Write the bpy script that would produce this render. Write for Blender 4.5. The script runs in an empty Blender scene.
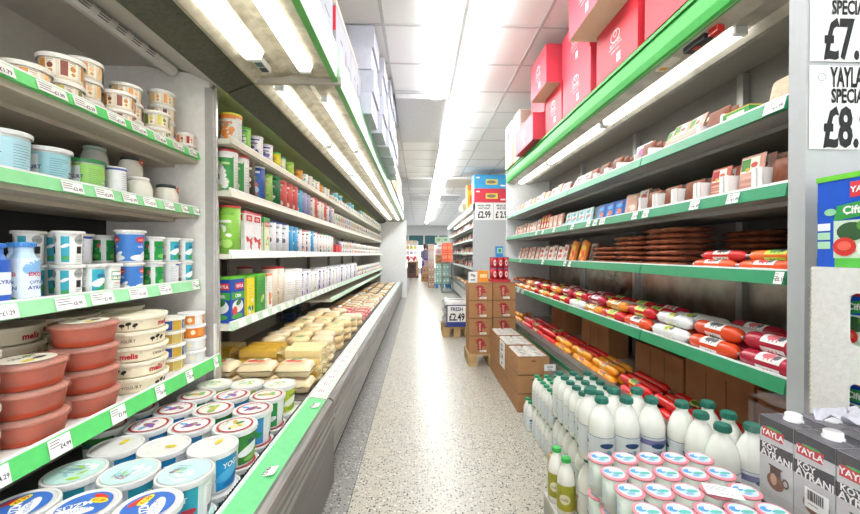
import bpy, math, random
from mathutils import Vector, Matrix
from mathutils.geometry import tessellate_polygon
PI = math.pi
R = math.radians
rnd = random.Random(7)
SC = bpy.context.scene
COL = SC.collection

# ------------------------------------------------------------------ camera, world, exposure
H = 1.25                                    # eye height
cd = bpy.data.cameras.new('camera'); cam = bpy.data.objects.new('camera', cd); COL.objects.link(cam)
cd.sensor_width = 36; cd.lens = 16.12; cd.clip_start = 0.02; cd.clip_end = 200
cam.location = (0, 0, H); cam.rotation_euler = (R(90 - 0.45), 0, R(-1.64))
SC.camera = cam
w = bpy.data.worlds.new('world'); SC.world = w; w.use_nodes = True
nt = w.node_tree; bg = nt.nodes['Background']
sky = nt.nodes.new('ShaderNodeTexSky'); sky.sky_type = 'HOSEK_WILKIE'; sky.turbidity = 4
mixw = nt.nodes.new('ShaderNodeMix'); mixw.data_type = 'RGBA'; mixw.inputs[0].default_value = 0.75
nt.links.new(sky.outputs[0], mixw.inputs[6]); mixw.inputs[7].default_value = (1, 1, 1, 1)
nt.links.new(mixw.outputs[2], bg.inputs[0]); bg.inputs[1].default_value = 5.0
SC.view_settings.view_transform = 'Standard'; SC.view_settings.look = 'None'
SC.view_settings.gamma = 1; SC.view_settings.use_curve_mapping = False
SC.view_settings.exposure = 0.44
CEIL_E = 10.3        # strength of the ceiling tubes
TUBE_E = 4.2       # strength of the chiller canopy tubes

# ------------------------------------------------------------------ materials
def lin(c):
    return tuple(((v / 12.92) if v <= 0.04045 else ((v + 0.055) / 1.055) ** 2.4) for v in c)
def hexc(s):
    return lin(tuple(int(s[i:i + 2], 16) / 255 for i in (0, 2, 4)))
_M = {}
def mat(col, rough=0.45, metal=0.0, noise=0.05, bump=0.0, scale=30, emit=0, alpha=1.0, spec=0.5):
    key = (col, rough, metal, noise, bump, scale, emit, alpha)
    if key in _M: return _M[key]
    m = bpy.data.materials.new('surface_%s_%d' % (col, len(_M))); m.use_nodes = True
    n = m.node_tree.nodes; l = m.node_tree.links; b = n['Principled BSDF']
    c = hexc(col)
    b.inputs['Roughness'].default_value = rough; b.inputs['Metallic'].default_value = metal
    b.inputs['Specular IOR Level'].default_value = spec
    if emit:
        b.inputs['Emission Color'].default_value = (*c, 1); b.inputs['Emission Strength'].default_value = emit
    tc = n.new('ShaderNodeTexCoord'); nz = n.new('ShaderNodeTexNoise'); nz.inputs['Scale'].default_value = scale
    nz.inputs['Detail'].default_value = 3; l.new(tc.outputs['Object'], nz.inputs['Vector'])
    rp = n.new('ShaderNodeValToRGB'); l.new(nz.outputs['Fac'], rp.inputs[0])
    rp.color_ramp.elements[0].position = 0.3; rp.color_ramp.elements[1].position = 0.7
    rp.color_ramp.elements[0].color = (*[v * (1 - noise) for v in c], 1)
    rp.color_ramp.elements[1].color = (*[min(1, v * (1 + noise)) for v in c], 1)
    l.new(rp.outputs[0], b.inputs['Base Color'])
    if bump:
        bp = n.new('ShaderNodeBump'); bp.inputs['Strength'].default_value = bump; bp.inputs['Distance'].default_value = 0.01
        l.new(nz.outputs['Fac'], bp.inputs['Height']); l.new(bp.outputs[0], b.inputs['Normal'])
    if alpha < 1:
        b.inputs['Alpha'].default_value = alpha
    _M[key] = m
    return m
def brushed(name, c0, c1, rough=0.35, metal=0.8, sc=(2, 60, 60)):
    m = bpy.data.materials.new(name); m.use_nodes = True
    n = m.node_tree.nodes; l = m.node_tree.links; b = n['Principled BSDF']
    tc = n.new('ShaderNodeTexCoord'); mp = n.new('ShaderNodeMapping'); mp.inputs['Scale'].default_value = sc
    nz = n.new('ShaderNodeTexNoise'); nz.inputs['Scale'].default_value = 3; nz.inputs['Detail'].default_value = 5
    rp = n.new('ShaderNodeValToRGB'); rp.color_ramp.elements[0].color = (*hexc(c0), 1); rp.color_ramp.elements[1].color = (*hexc(c1), 1)
    rp.color_ramp.elements[0].position = .35; rp.color_ramp.elements[1].position = .65
    l.new(tc.outputs['Object'], mp.inputs[0]); l.new(mp.outputs[0], nz.inputs['Vector']); l.new(nz.outputs['Fac'], rp.inputs[0])
    l.new(rp.outputs[0], b.inputs['Base Color']); b.inputs['Roughness'].default_value = rough; b.inputs['Metallic'].default_value = metal
    return m
def clearmat(name, tint='FFFFFF', fac=0.2, rough=0.15):
    m = bpy.data.materials.new(name); m.use_nodes = True
    n = m.node_tree.nodes; l = m.node_tree.links; n.remove(n['Principled BSDF'])
    tr = n.new('ShaderNodeBsdfTransparent'); tr.inputs[0].default_value = (.97, .97, .97, 1)
    gl = n.new('ShaderNodeBsdfPrincipled'); gl.inputs['Base Color'].default_value = (*hexc(tint), 1); gl.inputs['Roughness'].default_value = rough
    tc = n.new('ShaderNodeTexCoord'); nz = n.new('ShaderNodeTexNoise'); nz.inputs['Scale'].default_value = 25; nz.inputs['Distortion'].default_value = 1.5
    l.new(tc.outputs['Object'], nz.inputs['Vector'])
    bp = n.new('ShaderNodeBump'); bp.inputs['Strength'].default_value = .5; bp.inputs['Distance'].default_value = .01
    l.new(nz.outputs['Fac'], bp.inputs['Height']); l.new(bp.outputs[0], gl.inputs['Normal'])
    mx = n.new('ShaderNodeMixShader'); mx.inputs[0].default_value = fac
    l.new(tr.outputs[0], mx.inputs[1]); l.new(gl.outputs[0], mx.inputs[2]); l.new(mx.outputs[0], n['Material Output'].inputs[0])
    return m
def floor_mat(name, base, dark, light):
    m = bpy.data.materials.new(name); m.use_nodes = True
    n = m.node_tree.nodes; l = m.node_tree.links; b = n['Principled BSDF']
    tc = n.new('ShaderNodeTexCoord')
    cur = None
    last = None
    nz = n.new('ShaderNodeTexNoise'); nz.inputs['Scale'].default_value = 2; l.new(tc.outputs['Object'], nz.inputs['Vector'])
    r0 = n.new('ShaderNodeValToRGB'); r0.color_ramp.elements[0].color = (*[v * .93 for v in hexc(base)], 1); r0.color_ramp.elements[1].color = (*hexc(base), 1)
    l.new(nz.outputs['Fac'], r0.inputs[0]); last = r0.outputs[0]
    for (sc, th, colr, seed) in ((62, .34, dark, 0), (110, .36, dark, 5), (50, .3, light, 9), (150, .35, '8C877C', 3)):
        vo = n.new('ShaderNodeTexVoronoi'); vo.inputs['Scale'].default_value = sc
        mp = n.new('ShaderNodeMapping'); mp.inputs['Location'].default_value = (seed, seed * 2, 0)
        l.new(tc.outputs['Object'], mp.inputs[0]); l.new(mp.outputs[0], vo.inputs['Vector'])
        # only some cells carry a chip
        sp = n.new('ShaderNodeSeparateColor'); l.new(vo.outputs['Color'], sp.inputs[0])
        c1 = n.new('ShaderNodeMath'); c1.operation = 'LESS_THAN'; l.new(vo.outputs['Distance'], c1.inputs[0]); c1.inputs[1].default_value = th
        c2 = n.new('ShaderNodeMath'); c2.operation = 'LESS_THAN'; l.new(sp.outputs[0], c2.inputs[0]); c2.inputs[1].default_value = .34
        mu = n.new('ShaderNodeMath'); mu.operation = 'MULTIPLY'; l.new(c1.outputs[0], mu.inputs[0]); l.new(c2.outputs[0], mu.inputs[1])
        mx = n.new('ShaderNodeMix'); mx.data_type = 'RGBA'; l.new(mu.outputs[0], mx.inputs[0]); l.new(last, mx.inputs[6])
        mx.inputs[7].default_value = (*hexc(colr), 1); last = mx.outputs[2]
    l.new(last, b.inputs['Base Color']); b.inputs['Roughness'].default_value = .32
    return m

# ------------------------------------------------------------------ mesh builder
class MB:
    def __init__(s): s.v = []; s.f = []; s.m = []; s.sm = []; s.mats = []
    def mi(s, m):
        if isinstance(m, str): m = mat(m)
        if m not in s.mats: s.mats.append(m)
        return s.mats.index(m)
    def face(s, pts, m, smooth=False):
        b = len(s.v); s.v += [tuple(p) for p in pts]; s.f.append(tuple(range(b, b + len(pts)))); s.m.append(s.mi(m)); s.sm.append(smooth)
    def box(s, x0, x1, y0, y1, z0, z1, m, ends=None, rot=None):
        P = [(x0, y0, z0), (x1, y0, z0), (x1, y1, z0), (x0, y1, z0), (x0, y0, z1), (x1, y0, z1), (x1, y1, z1), (x0, y1, z1)]
        if rot:
            c = Vector(((x0 + x1) / 2, (y0 + y1) / 2, (z0 + z1) / 2)); P = [tuple(rot @ (Vector(p) - c) + c) for p in P]
        b = len(s.v); s.v += P; k = s.mi(m)
        for q in ((0, 3, 2, 1), (4, 5, 6, 7), (0, 1, 5, 4), (1, 2, 6, 5), (2, 3, 7, 6), (3, 0, 4, 7)):
            s.f.append(tuple(b + i for i in q)); s.m.append(k); s.sm.append(False)
        return s
    def prism_y(s, prof, y0, y1, m, ms=None, cap=True):
        """closed profile of (x,z) swept along Y; ms: optional material per side"""
        n = len(prof); b = len(s.v)
        s.v += [(x, y0, z) for x, z in prof] + [(x, y1, z) for x, z in prof]
        area = sum(prof[i][0] * prof[(i + 1) % n][1] - prof[(i + 1) % n][0] * prof[i][1] for i in range(n))
        for i in range(n):
            j = (i + 1) % n
            q = (b + i, b + j, b + n + j, b + n + i)
            if area < 0: q = q[::-1]
            s.f.append(q[::-1]); s.m.append(s.mi(ms[i] if ms and ms[i] is not None else m)); s.sm.append(False)
        if cap:
            for off, rev in ((0, area < 0), (n, area > 0)):
                for t in tessellate_polygon([[Vector((x, z, 0)) for x, z in prof]]):
                    s.f.append(tuple(b + off + i for i in t)); s.m.append(s.mi(m)); s.sm.append(False)
        return s
    def lathe(s, prof, n, m, ms=None, cap0=True, cap1=True, cx=0, cy=0, ax='z', smooth=True, sx=1, sy=1):
        b = len(s.v); k = len(prof)
        for r, z in prof:
            for i in range(n):
                a = 2 * PI * i / n; p = (r * math.cos(a) * sx, r * math.sin(a) * sy, z)
                if ax == 'x': p = (p[2], p[0], p[1])
                if ax == 'y': p = (p[1], p[2], p[0])
                s.v.append((p[0] + cx, p[1] + cy, p[2]) if ax == 'z' else (p[0] + cx, p[1] + cy, p[2]))
        for j in range(k - 1):
            mm = s.mi(ms[j] if ms and ms[j] is not None else m)
            for i in range(n):
                i2 = (i + 1) % n
                s.f.append((b + j * n + i, b + j * n + i2, b + (j + 1) * n + i2, b + (j + 1) * n + i)); s.m.append(mm); s.sm.append(smooth)
        if cap0: s.f.append(tuple(b + i for i in range(n - 1, -1, -1))); s.m.append(s.mi(ms[0] if ms and ms[0] else m)); s.sm.append(False)
        if cap1: s.f.append(tuple(b + (k - 1) * n + i for i in range(n))); s.m.append(s.mi(ms[-1] if ms and ms[-1] else m)); s.sm.append(False)
        return s
    # ---- printing on a surface: surf(u, t, off) -> xyz
    def rect(s, sf, u0, u1, t0, t1, m, off=.0006, nu=None, nt_=1):
        nu = nu or max(1, int(abs(u1 - u0) / .0062) + 1); k = s.mi(m); b = len(s.v)
        for j in range(nt_ + 1):
            for i in range(nu + 1):
                s.v.append(sf(u0 + (u1 - u0) * i / nu, t0 + (t1 - t0) * j / nt_, off))
        for j in range(nt_):
            for i in range(nu):
                a = b + j * (nu + 1) + i
                s.f.append((a, a + 1, a + nu + 2, a + nu + 1)); s.m.append(k); s.sm.append(False)
    def ell(s, sf, cu, ct, ru, rt, m, off=.0009, rot=0, n=14, inner=0.0):
        rings = max(1, int(max(ru, rt) * (1 - inner) / .007)); n = max(n, min(28, int(max(ru, rt) / .0022))); k = s.mi(m); b = len(s.v); ca, sa = math.cos(rot), math.sin(rot)
        for j in range(rings + 1):
            q = inner + (1 - inner) * j / rings
            for i in range(n):
                a = 2 * PI * i / n; x = ru * q * math.cos(a); y = rt * q * math.sin(a)
                s.v.append(sf(cu + x * ca - y * sa, ct + x * sa + y * ca, off))
        for j in range(rings):
            for i in range(n):
                i2 = (i + 1) % n
                s.f.append((b + j * n + i, b + (j + 1) * n + i, b + (j + 1) * n + i2, b + j * n + i2)); s.m.append(k); s.sm.append(False)
    def poly(s, sf, pts, m, off=.0009):
        b = len(s.v); s.v += [sf(u, t, off) for u, t in pts]; k = s.mi(m)
        for tri in tessellate_polygon([[Vector((u, t, 0)) for u, t in pts]]):
            s.f.append(tuple(b + i for i in tri)); s.m.append(k); s.sm.append(False)
    def text(s, sf, txt, cu, ct, size, m, off=.0013, bold=0.0, xs=1.0, rot=0):
        V, F, wd, ht = glyphs(txt, bold); k = s.mi(m); b = len(s.v); ca, sa = math.cos(rot), math.sin(rot)
        for x, y in V:
            x = (x - wd / 2) * size * xs; y = (y - .35) * size
            s.v.append(sf(cu + x * ca - y * sa, ct + x * sa + y * ca, off))
        for f in F: s.f.append(tuple(b + i for i in f)); s.m.append(k); s.sm.append(False)
        return wd * size * xs
    def lines(s, sf, u0, u1, t0, n, dt, m, h=.0012, off=.0011, rg=None):
        rg = rg or rnd
        for i in range(n):
            s.rect(sf, u0, u0 + (u1 - u0) * rg.uniform(.6, 1), t0 - i * dt, t0 - i * dt + h, m, off)
    def bars(s, sf, u0, u1, t0, t1, m, off=.0012):
        u = u0
        rg = random.Random(3)
        while u < u1:
            wv = rg.choice((.0008, .0014, .002)); s.rect(sf, u, min(u1, u + wv), t0, t1, m, off, nu=1); u += wv + rg.choice((.0008, .0016))
    def mesh(s, name):
        me = bpy.data.meshes.new(name); me.from_pydata(s.v, [], s.f)
        for mm in s.mats: me.materials.append(mm)
        me.polygons.foreach_set('material_index', s.m); me.polygons.foreach_set('use_smooth', s.sm); me.update()
        return me
    def build(s, name, parent=None, loc=(0, 0, 0), rz=0):
        o = bpy.data.objects.new(name, s.mesh(name)); COL.objects.link(o); o.parent = parent; o.location = loc; o.rotation_euler.z = rz
        return o
_G = {}
def glyphs(txt, bold):
    k = (txt, bold)
    if k in _G: return _G[k]
    c = bpy.data.curves.new('t', 'FONT'); c.body = txt; c.size = 1; c.offset = bold; c.resolution_u = 2; c.fill_mode = 'FRONT'
    o = bpy.data.objects.new('t', c); COL.objects.link(o)
    dg = bpy.context.evaluated_depsgraph_get(); me = bpy.data.meshes.new_from_object(o.evaluated_get(dg))
    V = [(v.co.x, v.co.y) for v in me.vertices]; F = [tuple(p.vertices) for p in me.polygons]
    bpy.data.objects.remove(o); bpy.data.curves.remove(c); bpy.data.meshes.remove(me)
    xs = [v[0] for v in V] or [0]
    V = [(x - min(xs), y) for x, y in V]
    _G[k] = (V, F, max(xs) - min(xs), .7)
    return _G[k]
def cyl(rf):                        # u is arc length at the front (-Y), t is height
    def f(u, t, off):
        r = rf(t); a = u / max(rf(0.05), .001); return ((r + off) * math.sin(a), -(r + off) * math.cos(a), t)
    return f
def front(y, flip=False):
    return lambda u, t, off: (u, y - off, t)
def side_x(x, sg):                  # face looking to +X (sg=1) or -X (sg=-1)
    return lambda u, t, off: (x + sg * off, u * sg, t)
def top(z): return lambda u, t, off: (u, t, z + off)

# ------------------------------------------------------------------ things
REG = []
def empty(name, loc=(0, 0, 0), rz=0):
    o = bpy.data.objects.new(name, None); COL.objects.link(o); o.location = loc; o.rotation_euler = (0, 0, rz); o.empty_display_size = .05
    return o
def tag(o, label, cat, group=None):
    o['label'] = label; o['category'] = cat
    if group: o['group'] = group
    return o
def struct(o): o['kind'] = 'structure'; return o
class Kind:
    """one kind of product: a name, a category, and its parts (name, mesh[, sub-parts]); single=True is one mesh"""
    def __init__(s, name, cat, look, parts, single=False):
        s.name, s.cat, s.look, s.parts, s.single = name, cat, look, parts, single
        s.proto = None
        s.parts = [(p[0], p[1].mesh(p[0]) if isinstance(p[1], MB) else p[1], p[2] if len(p) > 2 else None) for p in parts]
    def place(s, x, y, z, rz, place, tilt=(0, 0), sc=1, look=None, group=None, shift=True, words=None, order=None):
        if shift: y = y - .0286 * x
        if s.proto is None:
            if s.single:
                o = bpy.data.objects.new(s.name, s.parts[0][1]); COL.objects.link(o)
                for p in s.parts[1:]: q = bpy.data.objects.new(p[0], p[1]); COL.objects.link(q); q.parent = o
            else:
                o = empty(s.name)
                for p in s.parts:
                    q = bpy.data.objects.new(p[0], p[1]); COL.objects.link(q); q.parent = o
                    if p[2]: p[2](q)
            s.proto = o; s.kids = [(c, [g for g in c.children]) for c in o.children]
        else:
            o = s.proto.copy(); COL.objects.link(o)
            for c, gs in s.kids:
                d = c.copy(); COL.objects.link(d); d.parent = o
                for g in gs: e = g.copy(); COL.objects.link(e); e.parent = d
        o.location = (x, y, z + H); o.rotation_euler = (tilt[0], tilt[1], rz); o.scale = (sc, sc, sc)
        o['category'] = s.cat
        REG.append([o, look or s.look, place, y if order is None else order, group, words])
        return o
ORD = [''] + [w + '-' for w in 'second third fourth fifth sixth seventh eighth ninth tenth eleventh twelfth thirteenth fourteenth fifteenth sixteenth seventeenth eighteenth nineteenth twentieth'.split()]
def finish_labels():
    d = {}
    for e in REG: d.setdefault((e[1], e[2]), []).append(e)
    for (look, pl), es in d.items():
        es.sort(key=lambda e: e[3])
        for i, e in enumerate(es):
            o = e[0]
            if len(es) == 1: o['label'] = f'{look} {pl}'; 
            elif e[5]: o['label'] = f'{look} {pl}, {e[5]}'
            elif i == len(es) - 1: o['label'] = f'farthest {look} {pl}'
            elif i < len(ORD): o['label'] = f'{ORD[i]}nearest {look} {pl}'
            else: o['label'] = f'{look} {pl}, past the twentieth'; o['group'] = f'{look} {pl}'
            if e[4]: o['group'] = e[4]
            elif len(es) > 2 and 'group' not in o: o['group'] = f'{look} {pl}'

# ================================================================== room
def zz(z): return z + H
YN, YF = -3.2, 25.0
XL, XR = -2.0, 2.35
CZ = 3.10
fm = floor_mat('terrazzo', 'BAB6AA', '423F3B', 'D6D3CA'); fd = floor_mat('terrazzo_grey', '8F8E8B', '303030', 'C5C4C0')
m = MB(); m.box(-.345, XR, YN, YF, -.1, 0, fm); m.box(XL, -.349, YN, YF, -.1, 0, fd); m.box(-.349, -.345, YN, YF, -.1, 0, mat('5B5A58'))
struct(m.build('floor'))
tile = mat('EAEBEC', rough=.9, noise=.02, bump=.15, scale=120); tee = mat('C3C5C7', rough=.5)
m = MB(); m.box(XL, XR, YN, YF, CZ, CZ + .1, tile)
x = .352 - .64 * 5
while x < XR:
    if x > XL: m.box(x - .013, x + .013, YN, YF, CZ - .006, CZ, tee)
    x += .64
y = 3.13 - .627 * 10
while y < YF:
    m.box(XL, XR, y - .012, y + .012, CZ - .005, CZ, tee); y += .627
struct(m.build('ceiling'))
wallm = mat('DCDDDD', rough=.8, noise=.02)
struct(MB().box(XL - .1, XL, YN, YF, 0, CZ, wallm).build('wall_left'))
struct(MB().box(XR, XR + .1, YN, YF, 0, CZ, wallm).build('wall_right'))
# far wall: dado, shop window openings, blue-green fascia strip and header
m = MB(); m.box(XL, XR, YF, YF + .15, 2.45, CZ, wallm); m.box(XL, XR, YF, YF + .15, 0, .35, wallm)
for xx in (XL, -.75, .28, 1.2, XR - .1): m.box(xx, xx + .1, YF, YF + .15, .35, 2.45, wallm)
struct(m.build('wall_far'))
for i, (a, b) in enumerate(((XL + .1, -.75), (-.65, .28), (.38, 1.2), (1.3, XR - .1))):
    m = MB(); m.box(a, b, YF + .04, YF + .07, 1.8, 2.45, '2F6E74')
    m.box(a, b, YF + .06, YF + .065, .35, 1.8, clearmat('shop_glass', 'DDEEEE', .12, .05))
    struct(m.build('window_%d' % (i + 1)))
# near wall behind the camera; unseen wide opening added to let world light in
m = MB(); m.box(XL, XR, YN - .1, YN, 2.6, CZ, wallm); m.box(XL, XR, YN - .1, YN, 0, .5, wallm)
m.box(XL, -1.5, YN - .1, YN, .5, 2.6, wallm); m.box(1.85, XR, YN - .1, YN, .5, 2.6, wallm); struct(m.build('wall_near'))

# ------------------------------------------------------------------ ceiling lights
ceil_glow = mat('FFFFFF', emit=CEIL_E, noise=0); far_glow = mat('FEFFFF', emit=CEIL_E * 2.8, noise=0)
whitem = mat('EEF0F1', rough=.4, noise=.02)
def ceiling_lamp(y0, y1, xs, label):
    o = empty('ceiling_light', ((xs[0] + xs[-1]) / 2, y0, 0))
    m = MB(); m.box(min(xs) - .04, max(xs) + .04, y0, y1, CZ - .035, CZ - .002, whitem); q = m.build('housing', o, (-o.location.x, -y0, 0))
    for x in xs:
        m = MB(); m.prism_y([(x - .07, CZ - .035), (x - .06, CZ - .075), (x + .06, CZ - .075), (x + .07, CZ - .035)], y0 + .02, y1 - .02, ceil_glow if y0 < 4.46 else far_glow)
        m.build('light_tube', o, (-o.location.x, -y0, 0))
    tag(o, label, 'ceiling light', 'fluorescent lights along the aisle ceiling')
names = ['ceiling light straight overhead the aisle start', 'ceiling light over the nearest milk', 'twin tube ceiling light ending before the grey cassette',
         'single strip ceiling light beside grey ceiling cassette', 'single strip ceiling light just past the grey cassette']
ceiling_lamp(-2.6, -.1, (.2, .5), 'twin tube ceiling light behind the aisle mouth, overhead')
ceiling_lamp(0, 2.2, (.2, .5), 'wide twin tube white ceiling light closest overhead')
ceiling_lamp(2.25, 4.45, (.2, .5), 'wide twin tube ceiling light just before the grey ceiling panel')
for i, (a, b) in enumerate(((4.5, 6.7), (6.75, 8.95), (9.0, 11.2), (11.25, 13.4), (13.45, 15.6), (15.65, 17.8), (17.85, 20.0), (20.05, 22.3))):
    ceiling_lamp(a, b, (.44,), 'single strip ceiling light, %s in line after the wide twin lights' % ['first', 'second', 'third', 'fourth', 'fifth', 'sixth', 'seventh', 'eighth'][i])
m = MB(); m.box(.335, .365, 2.2, 22.3, CZ - .05, CZ - .006, mat('C9CBCC')); tag(m.build('cable_trunking'), 'thin grey cable trunking running along the middle of the ceiling', 'trunking')
for i, (a, b, xx) in enumerate(((4.45, 6.2, -.27), (9.2, 10.4, -.27), (9.2, 10.4, .98 - .31), (11.8, 13, -.27), (11.8, 13, .67))):
    m = MB(); m.box(xx, xx + .6, a, b, CZ - .06, CZ - .006, mat('D2D4D6', rough=.6)); 
    tag(m.build('ceiling_cassette'), ['grey flat ceiling panel beside the single strip light, closest', 'grey ceiling panel over the tin chiller side of strip light',
        'grey ceiling panel on meat chiller side, beyond the closest', 'distant grey ceiling panel on tin chiller side', 'distant grey ceiling panel on meat chiller side'][i], 'ceiling panel', 'grey flush panels in the ceiling')

# ================================================================== fixtures
inner = mat('C9C4BC', rough=.6, noise=.03); steel = brushed('brushed_steel', '7C7A77', 'A3A19D', .36, .6, (30, 1, 30))
dsteel = brushed('dark_steel', '66625F', '7C7875', .4, .6, (30, 1, 30)); refl = brushed('canopy_reflector', 'A79F8A', 'CFC8B4', .4, .3, (5, 5, 5))
black = mat('17181A', rough=.7); tube = mat('FFFDF4', emit=TUBE_E, noise=0); cream = mat('CFC9BA', rough=.5)
gA = mat('5FD673', rough=.35); gB = mat('CFE6D4', rough=.4); gR = mat('2C8F62', rough=.35); gF = mat('3CB048', rough=.5)
paper = mat('F4F3F1', rough=.7, noise=.01); ink = mat('3A3A44', rough=.7)
shelfm = mat('BCB2A2', rough=.5); shelfr = mat('A9A9A6', rough=.5)
def price_tag(parent, x, y, z0, z1, sg, wd=.055, txt='2.99', detail=True, tilt=.010):
    """paper tag clipped on a price strip; sg=1 faces +X"""
    m = MB()
    def sf(u, t, off):
        k = (z1 - t) / (z1 - z0) if z1 > z0 else 0
        return (x + sg * (.0025 + off + tilt * k), y + u * sg, t)
    m.rect(sf, -wd / 2, wd / 2, z0, z1, paper, .0, nu=1)
    m.rect(sf, -wd / 2, wd / 2, z0, z1, paper, -.0012, nu=1)
    if detail:
        m.text(sf, '£' + txt, wd * .22, (z0 + z1) / 2 - .004, .017, ink, .0006, bold=.02, xs=.9)
        for k in range(3): m.rect(sf, -wd * .45, wd * (.0, -.05, .05)[k], z1 - .008 - k * .008, z1 - .006 - k * .008, ink, .0006, nu=1)
    return m.build('price_tag', parent)
def shelf(par, xf, xb, y0, y1, zs, zt, zb, sg, sm, strip_m, tags=(), joints=(), label=None):
    """shelf board with a tilted price strip on its aisle edge; sg=1 when the aisle is on +X"""
    m = MB(); a = xf - sg * .012
    m.box(min(a, xb), max(a, xb), y0, y1, zz(zs) - .028, zz(zs), sm)
    m.box(min(a - sg * .12, xb), max(a - sg * .12, xb), y0, y1, zz(zs) - (.045 if xf < -1.1 or sg < 0 else .032), zz(zs) - .028, sm)
    o = m.build('shelf', par)
    m = MB(); j = [y0] + list(joints) + [y1]
    for p, q in zip(j[:-1], j[1:]):
        m.prism_y([(a, zz(zt)), (xf - sg * .003, zz(zt)), (xf + sg * .007, zz(zb)), (a, zz(zb))], p + .004, q - .004, strip_m)
        m.prism_y([(a, zz(zt)), (a, zz(zt) + .006), (xf - sg * .003, zz(zt) + .006), (xf - sg * .003, zz(zt))], p + .004, q - .004, whitem)
    m.build('price_strip', o)
    for t in tags: price_tag(o, xf - sg * .002, t[0], zz(zb) + .003, zz(zt) - .003, sg, t[1], t[2], len(t) < 4)
    return o
def tubes(par, x, z, wd, segs, m=tube):
    for a, b in segs:
        k = MB(); k.prism_y([(x - wd / 2, zz(z)), (x + wd / 2, zz(z)), (x + wd * .4, zz(z) - .022), (x - wd * .4, zz(z) - .022)], a, b, m)
        o = k.build('light_tube', par)
        for e in (a - .02, b): MB().box(x - wd * .35, x + wd * .35, e, e + .02, zz(z) - .03, zz(z) + .004, whitem).build('tube_holder', o)
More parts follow.
